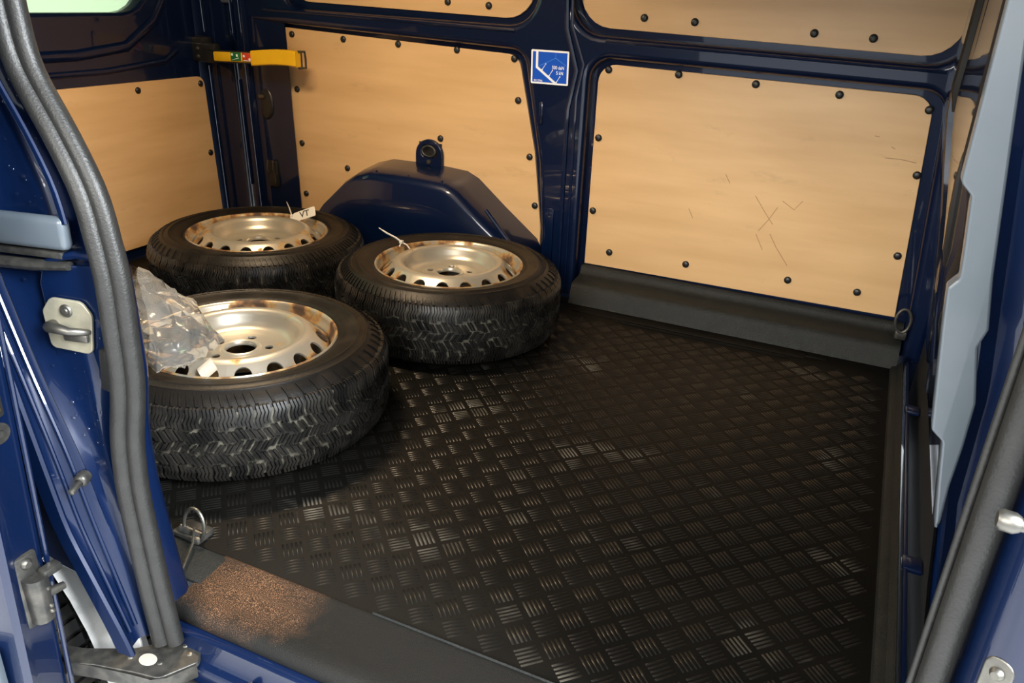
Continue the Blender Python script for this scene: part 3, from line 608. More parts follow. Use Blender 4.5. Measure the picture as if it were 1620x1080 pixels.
# ------------------------------------------------------------------ wheels
def wheel_meshes():
    root = empty('spare_wheel'); H = 0.215
    ty = MB()
    half = [(0.214, .200), (0.219, .204), (0.226, .2045), (0.228, .2065), (0.236, .209), (0.250, .2125), (0.266, .2145), (0.2675, .2158), (0.2705, .2158), (0.272, .2143), (0.284, .212),
            (0.2855, .2133), (0.2895, .2128), (0.291, .2105), (0.302, .205), (0.312, .1965), (0.3195, .187), (0.325, .176), (0.3295, .155), (0.3305, .12)]
    prof = half + [(r, H-z) for r, z in reversed(half)]
    ty.lathe(prof, 96); tyre = ty.build('tyre', TYRE, root, ang=35)
    gr = MB(); gr.lathe([(0.3245, .181), (0.3295, .160), (0.3315, .12), (0.3315, .095), (0.3295, .055), (0.3245, .034)], 96); gr.build('groove_band', GROOVE, tyre)
    def Rt(z):
        d = max(0, abs(z-.1075)-.045); return 0.338-0.010*(d/.035)**2
    tr = MB(); NB = 62
    rowsd = [(.190, .151, 0.10, 0), (.1455, .1225, -.35, .5), (.1175, .0985, .35, .2), (.0935, .0705, -.35, .7), (.065, .026, 0.10, .35)]
    for ri, (z1, z0, skew, ph) in enumerate(rowsd):
        ns_ = 4; P = 2*PI/NB
        zlist = [z1, (2*z1+z0)/3, (z1+2*z0)/3, z0] if ri in (0, 4) else [z1, z0]
        for b in range(NB):
            for k in range(ns_):
                lo = (b+ph+0.13+0.87*k/ns_)*P; hi = (b+ph+0.13+0.87*(k+1)/ns_)*P - 0.0025/.338
                zig = 0.0032*(1 if (b % 2) else -1)
                pts = []
                for zi, z in enumerate(zlist):
                    zz_ = z
                    if not (ri == 0 and zi == 0) and not (ri == 4 and zi == len(zlist)-1):
                        if zi in (0, len(zlist)-1): zz_ = z+zig*(1 if zi == 0 else 1)*(1 if k >= 2 else -1)
                    sk_ = skew*P*(z-(z1+z0)/2)/(z1-z0) + (0.12*P*((zi % 2)-.5) if len(zlist) > 2 else 0)
                    pts.append((lo+sk_, hi+sk_, zz_))
                n = len(pts); base = [];
                vs = []
                for (a, c, z) in pts:
                    rt = Rt(z); rl = rt-0.009
                    for (ang, r) in ((a, rl), (a, rt), (c, rt), (c, rl)): vs.append((r*math.cos(ang), r*math.sin(ang), z))
                fs = []
                for i in range(n-1):
                    for q in range(3): fs.append((i*4+q, i*4+q+1, (i+1)*4+q+1, (i+1)*4+q))
                fs.append((0, 3, 2, 1)); e = (n-1)*4; fs.append((e, e+1, e+2, e+3))
                tr.add(vs, [tuple(reversed(f)) for f in fs])
    t_ = tr.build('tread_blocks', TREAD, tyre, ang=30); t_['kind'] = 'stuff'
    # radial lugs on the shoulder of the sidewall
    lg = MB()
    for b in range(0, 124):
        a = 2*PI*b/124; ww = 0.0026
        if (b//31) % 2 == 1 and b % 2: continue
        vs = []
        for r, z in ((0.298, .2075), (0.309, .2000), (0.3185, .1905)):
            for s_ in (-1, 1):
                an = a+s_*ww/r+ (r-.298)*1.2
                vs.append((r*math.cos(an), r*math.sin(an), z-0.002)); vs.append(((r+.0015)*math.cos(an), (r+.0015)*math.sin(an), z+0.0022))
        fs = [(0, 1, 5, 4), (1, 3, 7, 5), (3, 2, 6, 7), (4, 5, 9, 8), (5, 7, 11, 9), (7, 6, 10, 11), (0, 2, 3, 1), (8, 9, 11, 10)]
        lg.add(vs, fs)
    tag(lg.build('shoulder_lugs', TYRE, tyre, ang=30), kind='stuff')
    # rim
    rm = MB()
    rm.lathe([(0.2145, .196), (0.2195, .1985), (0.2215, .2045), (0.2195, .2075), (0.2155, .2060), (0.2125, .199), (0.2105, .187), (0.2045, .181), (0.2025, .172), (0.2015, .158), (0.194, .150),
              (0.1925, .142), (0.191, .10), (0.19, .05), (0.203, .03), (0.205, .012), (0.217, .010)], 72)
    rim = rm.build('rim', RIM, root, ang=50)
    ds = MB()
    def ring_holes(n, prof, hole_c, hole_ru, hole_rv, th0=0.0, hn=4):
        """band between the profile's ends with n rounded holes; prof maps t in 0..1 to (r, z)"""
        da = 2*PI/n
        for b in range(n):
            a0 = th0+b*da
            ins = []; out = []
            K = 32
            for k in range(K):
                q = 2*PI*(k+.5)/K; cx, cy = math.cos(q), math.sin(q)
                ins.append((hole_ru*cx, hole_c+hole_rv*cy))
                # ray from the hole's centre to the sector border (u in -.5...5, t in 0..1)
                s_ = 1e9
                if abs(cx) > 1e-9: s_ = min(s_, 0.5/(abs(cx)*1.0))
                s2 = ((1-hole_c) if cy > 0 else hole_c)/max(abs(cy), 1e-9)
                s_ = min(s_, s2)
                out.append((s_*cx, hole_c+s_*cy))
            out2 = []
            # snap corner neighbours onto the corners
            for (u, t) in out: out2.append([u, t])
            for cu in (-.5, .5):
                for ct in (0, 1):
                    j = min(range(K), key=lambda i: (out2[i][0]-cu)**2+((out2[i][1]-ct)*.8)**2); out2[j] = [cu, ct]
            vs = []; 
            for f in (0, .35, 1):
                for (u, t), (u2, t2) in zip(ins, out2):
                    uu = u+(u2-u)*f; tt = t+(t2-t)*f; r, z = prof(tt); an = a0+uu*da; vs.append((r*math.cos(an), r*math.sin(an), z))
            r_in = []
            for (u, t) in ins:
                r, z = prof(t); an = a0+u*da; vs.append((r*0.985*math.cos(an), r*0.985*math.sin(an), z-0.004))
            fs = []
            for k in range(K):
                k2 = (k+1) % K
                fs += [(k, k2, K+k2, K+k), (K+k, K+k2, 2*K+k2, 2*K+k), (3*K+k, 3*K+k2, k2, k)]
            ds.add(vs, fs)
    def pw(tab):
        def f(t):
            t = max(0, min(1, t))*(len(tab)-1); i = min(int(t), len(tab)-2); q = t-i
            return tuple(tab[i][j]+(tab[i+1][j]-tab[i][j])*q for j in (0, 1))
        return f
    ring_holes(17, pw([(0.199, .177), (0.192, .184), (0.185, .190), (0.178, .1965), (0.171, .203), (0.1645, .2085)]), 0.44, 0.27, 0.40)
    ds.lathe([(0.1645, .2085), (0.158, .2130), (0.151, .2150), (0.144, .2145), (0.137, .2105), (0.132, .2020), (0.127, .190), (0.121, .180), (0.113, .174), (0.104, .1715), (0.094, .1715), (0.0835, .1725)], 68)
    ring_holes(5, pw([(0.0835, .1725), (0.07, .1725), (0.055, .1725), (0.047, .1725)]), 0.5, 0.13, 0.22, th0=0.4)
    ds.lathe([(0.047, .1725), (0.044, .176), (0.040, .1775), (0.036, .176), (0.0335, .171), (0.0332, .166)], 48)
    ds.build('disc', RIM, root, ang=40, recalc=False)
    va = MB(); va.tube([(0.186, 0, .150), (0.176, 0, .178), (0.170, 0, .190)], .0045, 8); va.build('valve', BLACKR, root)
    return root
def copy_tree(o, parent=None):
    c = o.copy(); C.objects.link(c); c.parent = parent
    for ch in o.children: copy_tree(ch, c)
    return c
wh0 = wheel_meshes()
wheels = []
for i, (x, y, rz, lab) in enumerate(((-0.681, 1.124, 0.3, 'steel wheel with winter tyre nearest the large plywood panel, white cable tie on its rim'),
                               (-1.357, 1.069, 1.9, 'steel wheel with winter tyre in the rear corner, carrying a white VT tag'),
                               (-0.831, 0.400, 4.0, 'muddy steel wheel with winter tyre in front, clear plastic bag on its rim'),
                               (-1.515, 0.330, 5.1, 'dark tyre mostly hidden behind the clear bag and the door seal'))):
    o = wh0 if i == 0 else copy_tree(wh0)
    o.location = (x, y, 0.0012); o.rotation_euler = (0, 0, rz); tag(o, lab, 'wheel', 'loose winter wheels on the mat'); wheels.append(o)

# cable ties, tag, label
def tie(loc, pts, tails, label, lock):
    r = empty('cable_tie', loc); tag(r, label, 'cable tie')
    m_ = MB(); m_.tube(pts, .0028, 8, flat=.55); m_.build('strap_loop', WHITE, r)
    m_ = MB(); m_.tube(tails, [.003]*(len(tails)-1)+[.0012], 8, flat=.5); m_.build('tail', WHITE, r)
    m_ = MB(); m_.rbox((-.006, -.005, -.005), (.006, .005, .005), .0015, Matrix.Translation(lock)); m_.build('lock_head', WHITE, r)
    return r
tie((-0.887, 1.186, 0.168), [(.004, -.02, -.03), (-.002, -.018, .0), (-.004, -.008, .036), (.0, 0, .052), (.018, .004, .044), (.038, .004, .022)],
    [(0, 0, .052), (-.02, -.004, .064), (-.05, -.01, .076), (-.075, -.012, .088)], 'white cable tie sticking up from the rim of the wheel nearest the large panel', (0, 0, .052))
t2 = tie((-1.355, 1.238, 0.188), [(-.012, -.035, -.02), (-.01, -.02, .0), (0, 0, .03), (.012, .004, .026), (.02, -.01, -.01)], [(0, 0, .03), (-.012, .004, .055), (-.026, .008, .075)],
    'thin white cable tie holding the VT tag on the rear corner wheel', (0, 0, .03))
tg = empty('wheel_tag', (-1.325, 1.243, 0.226)); tag(tg, 'white tag lettered VT on the rear corner wheel', 'tag')
TM = Matrix.Rotation(math.radians(18), 4, 'Z') @ Matrix.Rotation(math.radians(-20), 4, 'Y') @ Matrix.Rotation(math.radians(58), 4, 'X')
m_ = MB(); plate(m_, rpoly([(-.045, -.004), (-.02, -.020, .003), (.058, -.018, .004), (.058, .016, .004), (-.02, .012, .003)]), [], 0, .0015, .0004, lambda u, v, w: TM @ Vector((u, v, w)), seg=1); m_.build('card', WHITE, tg)
text('VT', 0.030, INK, 'lettering', tg, TM @ Matrix.Translation((.018, -.002, .002)))
tg2 = empty('paper_label', (-0.757, 0.222, 0.214)); tag(tg2, 'small white paper label under the clear bag on the front wheel', 'label')
T2 = Matrix.Rotation(math.radians(-35), 4, 'Z') @ Matrix.Rotation(math.radians(35), 4, 'X')
m_ = MB()
m_.loft([[T2 @ Vector((-.03+.012*k, -.018+.036*j, .003*math.sin(k*1.1))) for j in (0, 1)] for k in range(6)]); m_.loft([[T2 @ Vector((-.03+.012*k, .018-.036*j, -.0006+.003*math.sin(k*1.1))) for j in (0, 1)] for k in range(6)])
m_.build('sheet', WHITE, tg2)
# weight sticker on the front wheel's barrel
wg = MB(); a0 = math.radians(38)
wg.loft([[Vector((r*math.cos(a0+d), r*math.sin(a0+d), z)) for d in (-.07, -.02, .03, .08)] for r, z in ((0.2005, .162), (0.2000, .176), (.2015, .178))])
o_ = wg.build('balance_weight', DARKST); o_.location = (-0.831, 0.400, 0.0012); tag(o_, 'small grey balance weight inside the front wheel rim', 'balance weight')

# clear plastic bag
BO = Vector((-0.90, 0.25, 0.22))
bpts = [(-1.017, 0.31, 0.352), (-1.117, 0.33, 0.312), (-0.987, 0.34, 0.306), (-0.889, 0.33, 0.292), (-0.805, 0.330, 0.226), (-0.785, 0.263, 0.222), (-0.772, 0.18, 0.228), (-0.801, 0.134, 0.230), (-0.885, 0.177, 0.238),
        (-0.836, 0.235, 0.312), (-0.884, 0.205, 0.304), (-0.81, 0.17, 0.262), (-1.002, 0.25, 0.244), (-0.985, 0.22, 0.228), (-0.965, 0.387, 0.232), (-1.08, 0.28, 0.235)]
bm = bmesh.new()
for p in bpts: bm.verts.new(Vector(p)-BO)
r_ = bmesh.ops.convex_hull(bm, input=bm.verts[:])
bmesh.ops.delete(bm, geom=[g for g in r_['geom_interior'] if isinstance(g, bmesh.types.BMVert)], context='VERTS')
bmesh.ops.triangulate(bm, faces=bm.faces[:])
bmesh.ops.subdivide_edges(bm, edges=bm.edges[:], cuts=7, use_grid_fill=True)
bm.normal_update()
for v in bm.verts:
    p = v.co.copy(); f = 0
    for sc, am in ((12, .018), (27, .007), (60, .0012)):
        q = Vector((p.x*.6+p.z*.5, p.y*1.3, p.z-p.x*.4))*sc
        f += am*(abs(noise.noise(q+Vector((4.1, 2.2, 7.7))))*2-.55)
    v.co += v.normal*(-abs(f) if p.z < .012 else -f)
    if v.co.z < .003: v.co.z = .003
me = bpy.data.meshes.new('bag'); bm.to_mesh(me); bm.free(); me.materials.append(BAG)
for p in me.polygons: p.use_smooth = True
me.set_sharp_from_angle(angle=math.radians(28))
bag = bpy.data.objects.new('plastic_bag', me); C.objects.link(bag); bag.location = BO; tag(bag, 'crumpled clear plastic bag on the front wheel beside the door seal', 'bag')

# ------------------------------------------------------------------ check strap
st = empty('door_check_strap', (-1.69, 1.50, 0.69)); tag(st, 'yellow and black check strap of the rear door in front of the corner pillar', 'check strap')
def sb(name, x0, x1, z0, z1, y0, y1, b, m, par=st, tl=0.0):
    m_ = MB(); m_.rbox((x0, y0, z0), (x1, y1, z1), b); 
    m_.v = [(p[0], p[1], p[2]+tl*p[0]) for p in m_.v]
    return m_.build(name, m, par, ang=35)
sb('inner_sleeve', -.190, .0, -.017, .018, -.012, .010, .006, YELLOW, tl=.04)
cv = MB(); 
cv.loft([[Vector((x, y+(.004*math.sin((x+.01)*16)), z+.04*x+.006*math.sin((x)*14))) for y, z in ((.012, -.026), (-.014, -.026), (-.018, -.022), (-.018, .022), (-.014, .026), (.012, .026), (.016, .022), (.016, -.022), (.012, -.026))] for x in [-.008+.0105*k for k in range(20)]])
n_ = len(cv.v); cv.f += [tuple(range(8, -1, -1))[:8], tuple(range(n_-9, n_-1))]
cv.build('cover', YELLOW, st, ang=35)
sb('rail', -.26, .02, .0185, .0215, -.004, .004, .001, DARKST, tl=.04)
sb('sleeve_edge', -.20, .0, -.021, .021, -.008, .008, .003, BLACKP, tl=.04)
m_ = MB(); m_.tube([(.19, 0, .035), (.222, -.005, .037), (.226, -.006, .012), (.226, -.006, -.016), (.19, 0, -.02)], .004, 8); m_.build('end_loop', DARKST, st)
m_ = MB(); m_.tube([(.206, -.003, .033), (.206, -.003, -.016)], .003, 8); m_.build('end_bar', DARKST, st)
for nm, x0, x1, m in (('green_mark', -.104, -.058, GREENST), ('red_mark', -.050, -.006, REDST)):
    p_ = sb(nm, x0, x1, -.012, .017, -.0145, -.011, .001, m, tl=.04)
    for (dx, dz) in (((.008, .010), (.030, .008)) if nm[0] == 'g' else ((.008, .006), (.034, -.004))):
        m_ = MB(); m_.rbox((x0+dx-.004, -.0155, dz-.004+.04*x0), (x0+dx+.004, -.0143, dz+.004+.04*x0), .001); m_.build('mark_symbol', WHITEST, p_)
    m_ = MB(); m_.tube([(x0+.006, -.0148, -.009+.04*x0), (x1-.008, -.0148, (.0 if nm[0] == 'g' else -.009)+.04*x0)], .0012, 6); m_.build('mark_line', WHITEST, p_)
sb('pivot_bracket', -.31, -.19, -.034, .036, -.004, .035, .01, BLACKP)
sb('pivot_hood', -.345, -.25, -.02, .055, .0, .06, .012, BLACKP)
for z in (.014, -.014):
    m_ = MB(); m_.lathe([(0, .006), (.006, .005), (.0085, .001), (.0085, -.002)], 12, mtx=Matrix.Translation((-.268, -.005, z)) @ Matrix.Rotation(PI/2, 4, 'X')); m_.build('bracket_bolt', STEEL, st)

# ------------------------------------------------------------------ blue sticker
sc_ = empty('lashing_sticker', wf(-0.577, 0.742, 0.0458)); tag(sc_, 'blue and white lashing load sticker reading 500 daN on the centre pillar', 'sticker')
SM = Matrix.Rotation(0.05, 4, 'X') @ Matrix.Rotation(math.radians(-0.7), 4, 'Y')
def su(u, v, w): return SM @ Vector((u, -w+0.0-0.05*-v*0.0, v))
def spl(name, poly, w0, w1, m): 
    m_ = MB(); plate(m_, poly, [], w0, w1, .0001, su, seg=1); return m_.build(name, m, sc_)
spl('white_border', rpoly([(-.0635, -.051, .004), (.0635, -.051, .004), (.0635, .051, .004), (-.0635, .051, .004)]), 0, .0012, WHITEST)
spl('blue_field', [(-.058, -.0455), (.058, -.0455), (.058, .0455), (-.058, .0455)], .001, .0016, BLUEST)
spl('wall_line', [(-.047, .0455), (-.0395, .0455), (-.0395, .001), (.026, -.0455), (.0135, -.0455), (-.047, -.003)], .0016, .0020, WHITEST)
spl('thin_line', [(.0185, .0455), (.0197, .0455), (.0197, .029), (.0185, .029)], .0016, .0019, PALEBL)
spl('thin_line', [(-.0365, .003), (-.036, .0015), (.0195, .0285), (.019, .030)], .0016, .0019, PALEBL)
spl('thin_line', [(.0185, .0285), (.0195, .030), (.0545, .009), (.054, .0075)], .0016, .0019, PALEBL)
for (x, z) in ((-.019, .0015), (.0045, -.0165), (.030, -.034)):
    spl('arrow', [(x-.0062, z-.0078), (x-.0048, z-.0088), (x+.0062, z+.0078), (x+.0048, z+.0088)], .0016, .0020, WHITEST)
    for s_ in (-1, 1):
        spl('arrow_end', [(x+s_*.0057+.0022*math.cos(q), z+s_*.0085+.0022*math.sin(q)) for q in [2*PI*k/8 for k in range(8)]], .0016, .0021, WHITEST)
RX = Matrix.Rotation(PI/2, 4, 'X') @ Matrix.Scale(1.25, 4, (0, 1, 0))
for body, size, x, z, dup in (('500 daN', .0118, .0285, .0005, 1), ('5 kN', .0118, .0345, -.0155, 1), ('ISO 27956', .0068, -.038, -.0415, 1)):
    t_ = text(body, size, WHITEST, 'lettering', sc_, SM @ Matrix.Translation((x, -.0019, z)) @ RX)

# ------------------------------------------------------------------ fittings on the rear jamb
def jframe(z, f, h=0.0):
    """frame on the jamb face at height z, fraction f from the seal to the outer ridge"""
    a = Vector((sx(z)-.004, sy(z), z)); b = Vector((lx(z), -.198+.03*z, z)); d = (b-a); n = Vector((-d.y, d.x, 0)).normalized()
    if n.x < 0: n = -n
    e1 = Vector((0, 0, 1)).cross(n).normalized()
    m = Matrix((e1, Vector((0, 0, 1)), n)).transposed().to_4x4(); m.translation = a+d*f+n*h
    return m
JF = jframe
def jobj(root, inv, mb, name, m, mtx, ang=40):
    mb.v = [tuple(inv @ (mtx @ Vector(p))) for p in mb.v]; return mb.build(name, m, root, ang=ang)
F1 = JF(.485, .46, .004)
sk_ = empty('striker_plate', F1.translation); tag(sk_, 'cream metal striker plate with a hooked catch on the blue jamb', 'striker plate'); inv = Matrix.Translation(-F1.translation)
m_ = MB(); plate(m_, rpoly([(-.036, -.038, .010), (.030, -.043, .012), (.040, .02, .012), (.026, .040, .014), (-.024, .042, .014), (-.040, .02, .014)]), [], 0, .004, .0015, lambda u, v, w: Vector((u, v, w))); jobj(sk_, inv, m_, 'plate', CREAM, F1)
m_ = MB(); m_.lathe([(0, .005), (.004, .005), (.005, .003), (.008, .003), (.010, .001), (.010, 0)], 20, mtx=Matrix.Translation((.0, .024, .004))); jobj(sk_, inv, m_, 'screw', STEEL, F1)
m_ = MB(); m_.tube([(-.024, .000, .004), (-.020, .002, .018), (-.006, .004, .024), (.014, .0, .022), (.028, -.002, .014), (.032, -.006, .004)], [.008, .009, .008, .006, .005, .004], 12); jobj(sk_, inv, m_, 'catch', STEEL, F1)
m_ = MB(); m_.rbox((-.008, -.022, .004), (.032, -.008, .012), .004); jobj(sk_, inv, m_, 'catch_lip', STEEL, F1)
F2 = JF(.607, .55, .006)
br = empty('rail_end_bracket', F2.translation); tag(br, 'grey-blue steel cover above two dark rail ends on the upper jamb', 'bracket'); inv = Matrix.Translation(-F2.translation)
m_ = MB(); m_.rbox((-.10, -.006, .0), (.066, .042, .020), .009, None, 3); jobj(br, inv, m_, 'cover', GREYBLUE, F2)
m_ = MB(); m_.rbox((-.08, -.020, .0), (.052, -.009, .014), .003); jobj(br, inv, m_, 'rail_slot', DARKST, F2)
m_ = MB(); m_.tube([(-.09, -.036, .006), (.0, -.033, .010), (.056, -.030, .008)], [.013, .012, .009], 12, flat=.7); jobj(br, inv, m_, 'rail_tongue', DARKST, F2)
F3 = JF(.545, .30, .002)
m_ = MB(); plate(m_, rpoly([(-.055, -.17, .02), (.0, -.20, .02), (.034, -.10, .02), (.045, .02, .02), (.035, .035, .012), (-.05, .028, .015), (-.06, .0, .02)]), [], 0, .004, .0025, lambda u, v, w: F3 @ Vector((u, v, w))); m_.build('jamb_pressing', PAINT, jamb)
m_ = MB(); m_.tube([F3 @ Vector(p) for p in ((-.055, .022, .003), (-.03, .040, .005), (.01, .050, .006), (.045, .048, .004))], .006, 8); m_.build('jamb_pressing_edge', PAINT, jamb)
# bolt on the outer channel
z_ = .245; p0 = Vector((lx(z_)+.002, -.206, z_))
bo = empty('jamb_stud', p0); tag(bo, 'steel stud with a collar on the lower rear jamb', 'stud')
dr = Vector((.35, -.9, -.12)).normalized(); q_ = dr.to_track_quat('Z', 'Y').to_matrix().to_4x4()
m_ = MB(); m_.lathe([(.010, -.012), (.011, -.004), (.011, .002), (.0085, .006), (.006, .007)], 16, mtx=q_); m_.build('collar', DARKST, bo)
m_ = MB(); m_.lathe([(.0055, 0), (.005, .016), (.0055, .026), (.0045, .030), (0, .031)], 12, mtx=q_); m_.build('shank', STEEL, bo)
# water drops on the jamb
dp = MB()
for i in range(90):
    z = random.uniform(.28, .95); f = random.uniform(.08, .85); fr = JF(z, f, .003); r = random.choice([.0012, .0016, .002, .0028])
    dp.lathe([(r, 0), (r*.9, r*.35), (r*.5, r*.62), (0, r*.7)], 8, mtx=fr)
tag(dp.build('water_drops', WATER, jamb), kind='stuff')

# ------------------------------------------------------------------ open sliding door with its fittings
DX = -0.597
dd = MB()
dprof = [(DX-.9, -.288), (DX-.012, -.288), (DX-.003, -.291), (DX, -.298), (DX+.006, -.335), (DX+.012, -.343), (DX+.016, -.352), (DX+.012, -.362), (DX-.02, -.368), (DX-.2, -.374), (DX-.9, -.372)]
dd.loft([[Vector((x+(0.0 if z > -.1 else .0), y+.03*z, z)) for x, y in dprof] for z in (-.24, -.1, .05, .2, .35, .5, .7, .9, 1.2)])
dd.f += [tuple(range(10, -1, -1))]
sd = tag(dd.build('door_1', PAINT, ang=35), kind='structure')
m_ = MB(); m_.tube([(DX+.002, -.292, -.24), (DX+.002, -.262, 1.0)], .004, 8); m_.build('door_edge_bead', PAINT, sd)
m_ = MB(); m_.rbox((DX-.5, -.392, -.10), (DX-.008, -.37, .045), .008); m_.build('side_moulding', GREYBLUE, sd)
lk = empty('door_lock_bracket', (DX+.004, -.318, .115)); tag(lk, 'dark lock bracket with bolts on the edge of the open sliding door', 'lock bracket')
m_ = MB(); m_.rbox((-.006, -.018, -.062), (.006, .020, .066), .006); m_.build('base_plate', DARKST, lk)
m_ = MB(); m_.tube([(.010, .004, -.05), (.012, .004, .03)], [.016, .018], 14); m_.build('lock_body', DARKST, lk)
m_ = MB(); m_.rbox((.008, .010, .022), (.026, .040, .036), .004); m_.build('latch_finger', DARKST, lk)
m_ = MB(); m_.tube([(.016, .012, -.008), (.018, .040, -.012)], [.008, .006], 12); m_.build('pin', STEEL, lk)
for (y, z) in ((-.0, .052), (.006, -.055)):
    m_ = MB(); m_.lathe([(0, .006), (.005, .006), (.0065, .004), (.009, .001), (.009, -.001)], 12, mtx=Matrix.Translation((.006, y, z)) @ Matrix.Rotation(PI/2, 4, 'Y')); m_.build('bolt', STEEL, lk)
for z in (.008, -.024, -.034):
    m_ = MB(); m_.lathe([(0, .004), (.003, .003), (.004, 0)], 10, mtx=Matrix.Translation((.026, .010, z)) @ Matrix.Rotation(PI/2, 4, 'Y')); m_.build('rivet', STEEL, lk)
ct = empty('contact_block', (DX+.004, -.318, .432)); tag(ct, 'black contact block with three brass pins on the open door edge', 'contact block')
m_ = MB(); m_.rbox((-.005, -.02, -.028), (.010, .02, .03), .006); m_.build('housing', BLACKP, ct)
for k in range(3):
    m_ = MB(); m_.lathe([(0, .006), (.003, .005), (.0042, 0)], 10, mtx=Matrix.Translation((.010, .008, .016-.014*k)) @ Matrix.Rotation(PI/2, 4, 'Y')); m_.build('contact_pin', BRASS, ct)
m_ = MB(); m_.lathe([(0, .006), (.005, .006), (.006, .003), (.016, .002), (.016, 0)], 18, mtx=Matrix.Translation((DX+.002, -.308, .378)) @ Matrix.Rotation(PI/2, 4, 'Y')); o_ = m_.build('door_bolt', DARKST); tag(o_, 'bolt with a wide washer just under the contact block on the open door', 'bolt')
# roller arm
am = empty('roller_arm', (-.52, -.22, -.062)); tag(am, 'black steel roller arm reaching from the open door to the sill', 'roller arm')
m_ = MB(); plate(m_, rpoly([(-.14, -.080), (-.10, -.075), (-.04, -.05), (.03, -.033), (.075, -.025, .02), (.105, .028, .01), (.085, .060, .01), (.045, .058, .01), (-.01, .005, .03), (-.08, -.030, .03), (-.14, -.045)]), [], -.006, .004, .002, lambda u, v, w: Vector((u, v, w+.02*u))); m_.build('arm_plate', DARKST, am)
m_ = MB(); m_.loft([[Vector((x, y, z)) for x, y in ((-.13, -.082), (-.04, -.054), (.03, -.038), (.065, -.032), (.084, -.018), (.106, .024))] for z in (.004, -.006, -.018, -.022)]); m_.build('arm_flange', DARKST, am)
for (x, y) in ((.0, -.012), (.052, .0), (.080, .035), (.060, .046)):
    m_ = MB(); m_.lathe([(0, .004), (.0045, .003), (.006, 0)], 12, mtx=Matrix.Translation((x, y, .004))); m_.build('rivet', STEEL, am)
m_ = MB(); m_.lathe([(0, .0012), (.015, .001), (.016, 0)], 24, mtx=Matrix.Translation((.030, -.004, .005)) @ Matrix.Scale(.75, 4, (0, 1, 0))); m_.build('round_label', LABEL, am)
m_ = MB(); m_.tube([(.095, .05, .0), (.115, .075, -.005), (.12, .09, .004), (.105, .09, .012)], .003, 8); m_.build('spring_wire', DARKST, am)
m_ = MB(); m_.lathe([(0, .02), (.014, .018), (.016, .0), (.014, -.018), (0, -.02)], 16, mtx=Matrix.Translation((-.135, -.07, -.012))); m_.build('pivot', STEEL, am)

# van's own rear wheel showing under the body
rwh = empty('van_rear_wheel', (-1.05, -.13, -.23)); tag(rwh, "dark tyre of the van's own rear wheel seen below the jamb", 'wheel')
m_ = MB(); m_.lathe([(.21, -.10), (.25, -.112), (.29, -.110), (.315, -.10), (.330, -.085), (.334, -.05), (.336, 0), (.334, .05), (.330, .085), (.315, .10), (.29, .11), (.25, .112), (.21, .10)], 72, mtx=Matrix.Rotation(PI/2, 4, 'X')); m_.build('tyre', TYRE, rwh)
tb = MB()
for i in range(70):
    a = 2*PI*i/70
    for (y0, y1) in ((-.09, -.045), (-.038, -.004), (.004, .038), (.045, .09)):
        mt = Matrix.Rotation(a, 4, 'Y')
        tb.box((-.011, y0, .328), (.011, y1, .341 if abs(y0+y1) < .06 else .338), mt)
tag(tb.build('tread_blocks', TREAD, rwh), kind='stuff')
m_ = MB(); m_.lathe([(.215, -.09), (.20, -.07), (.16, -.08), (.10, -.05), (.0, -.05)], 48, mtx=Matrix.Rotation(-PI/2, 4, 'X')); m_.build('rim', RIM, rwh)

# ------------------------------------------------------------------ front door pillar on the right
def bpf(u, v, w): return Vector((u, -0.085-w, v))
pl = rpoly([(0.481, 1.10), (0.482, 0.976), (0.4835, 0.873), (0.484, 0.829, .01), (0.495, 0.8185, .008), (0.5015, 0.768), (0.504, 0.744, .008), (0.4965, 0.733, .005), (0.501, 0.698), (0.513, 0.616),
            (0.517, 0.589, .006), (0.529, 0.579, .006), (0.536, 0.535), (0.546, 0.476, .003), (0.549, 0.49), (0.547, 0.532), (0.548, 0.578), (0.547, 0.626), (0.5345, 0.682, .006), (0.539, 0.700, .006), (0.530, 0.749), (0.512, 0.880), (0.503, 0.949), (0.495, 1.10)], 4)
m_ = MB(); plate(m_, pl, [], -0.02, 0.0, .0025, bpf, seg=3); bpil = tag(m_.build('trim_7', GREYBLUE), kind='structure')  # sheen of the navy sheet is put into its grey-blue colour
m_ = MB()
cs = [(0.476, -0.048), (0.490, -0.050), (0.50, -0.066)]
def bx(z): return interp([(-.1, .61), (.2, .592), (.30, .575), (.40, .558), (.476, .547), (.574, .531), (.592, .518), (.698, .502), (.731, .498), (.746, .505), (.768, .503), (.815, .497), (.832, .485), (.976, .483), (1.3, .481)], z)
def bxr(z): return interp([(-.1, .618), (.2, .60), (.30, .584), (.40, .568), (.5, .551), (.63, .547), (.75, .530), (.88, .512), (.95, .503), (1.3, .49)], z)
rws = []
for k in range(68):
    z = -0.10+0.02*k
    rws.append([Vector(p) for p in ((bx(z)+.006, -.02, z), (bx(z)+.004, -.062, z), (bx(z)+.010, -.072, z), (bxr(z)-.002, -.074, z), (bxr(z)+.012, -.058, z), (bxr(z)+.03, -.07, z), (max(bxr(z)+.034, .565), -.13, z), (.576, -.178, z), (.580, -.200, z), (.583, -.218, z), (.590, -.232, z), (.604, -.240, z), (.63, -.247, z), (.75, -.250, z))])
m_.loft(rws); m_.build('pillar_section', PAINT, bpil, ang=35)
m_ = MB(); m_.box((.476, -.045, .30), (.70, -.01, 1.30)); m_.v = [(bx(p[2])+.004 if p[0] < .5 else p[0], p[1], p[2]) for p in m_.v]
m_ = MB(); m_.loft([[Vector((bx(z)+.0, -.066, z)), Vector((bx(z)-.001, -.05, z)), Vector((bx(z)+.002, .0, z)), Vector((.62, .02, z))] for z in [-.1+.02*k for k in range(68)]]); m_.build('pillar_return', MATTBLACK, bpil)
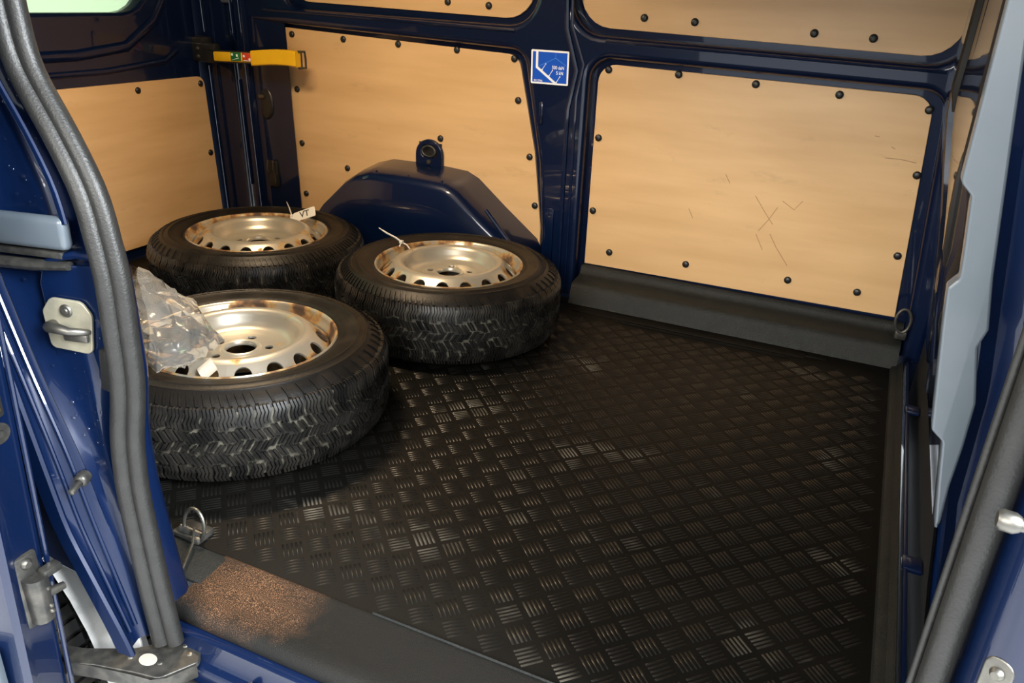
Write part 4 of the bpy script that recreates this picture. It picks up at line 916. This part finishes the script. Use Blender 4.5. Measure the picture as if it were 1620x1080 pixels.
rs = empty('door_seal', (.56, -.195, -.08)); tag(rs, 'grey rubber seal tube on the front door pillar at the right edge', 'seal')
for nm, dx, dy, r_, m in (('main_lobe', .003, -.004, .0135, RUBBER), ('seal_lip', -.013, .002, .0035, RUBBER), ('seal_lip', -.0065, .004, .005, BLACKR), ('seal_foot', .018, .010, .006, BLACKR)):
    m_ = MB(); m_.tube([(dx, dy, .06*k) for k in range(23)], r_, 14, up=(0, -1, 0)); m_.build(nm, m, rs)
bp1 = empty('pillar_pin', (.624, -.262, .612)); tag(bp1, 'steel guide pin with rounded head jutting from the blue pillar', 'pin')
m_ = MB(); m_.tube([(0, 0, 0), (-.05, -.004, .002), (-.058, -.0045, .002)], [.0058, .0055, .0055], 12); m_.build('shank', STEEL, bp1)
m_ = MB(); m_.tube([(-.055, -.0045, .002), (-.059, -.0045, .002), (-.068, -.005, .003), (-.071, -.005, .003)], [.0065, .0085, .0085, .006], 14); m_.build('head', STEEL, bp1)
m_ = MB(); m_.lathe([(0, .01), (.012, .010), (.014, .004), (.014, -.02)], 18, mtx=Matrix.Translation((.002, 0, 0)) @ Matrix.Rotation(-PI/2, 4, 'Y')); m_.build('collar', STEEL, bp1)
ps = empty('pillar_striker', (.600, -.234, .425)); tag(ps, 'steel lock striker plate on the blue pillar in the lower right corner', 'striker plate')
PM = Matrix.Rotation(math.radians(-28), 4, 'Z') @ Matrix.Rotation(PI/2, 4, 'X') @ Matrix.Scale(.75, 4)
m_ = MB(); plate(m_, rpoly([(-.016, -.075, .014), (.016, -.075, .014), (.016, .055, .016), (-.016, .055, .016)]), [rpoly([(-.008, -.05, .006), (.008, -.05, .006), (.008, .005, .006), (-.008, .005, .006)])], 0, .006, .002, lambda u, v, w: PM @ Vector((u, v, w))); m_.build('plate', STEEL, ps)
m_ = MB(); m_.box((-.014, -.07, -.001), (.014, .05, .001), PM); m_.build('plate_back', BLACKP, ps)
m_ = MB(); m_.lathe([(0, .006), (.005, .006), (.0075, .003), (.0085, 0)], 14, mtx=PM @ Matrix.Translation((0, .034, .006))); m_.build('screw', STEEL, ps)
m_ = MB(); m_.tube([PM @ Vector((-.008, -.022, .002)), PM @ Vector((0, -.018, .012)), PM @ Vector((.008, -.022, .002))], .005, 10); m_.build('striker_bar', STEEL, ps)
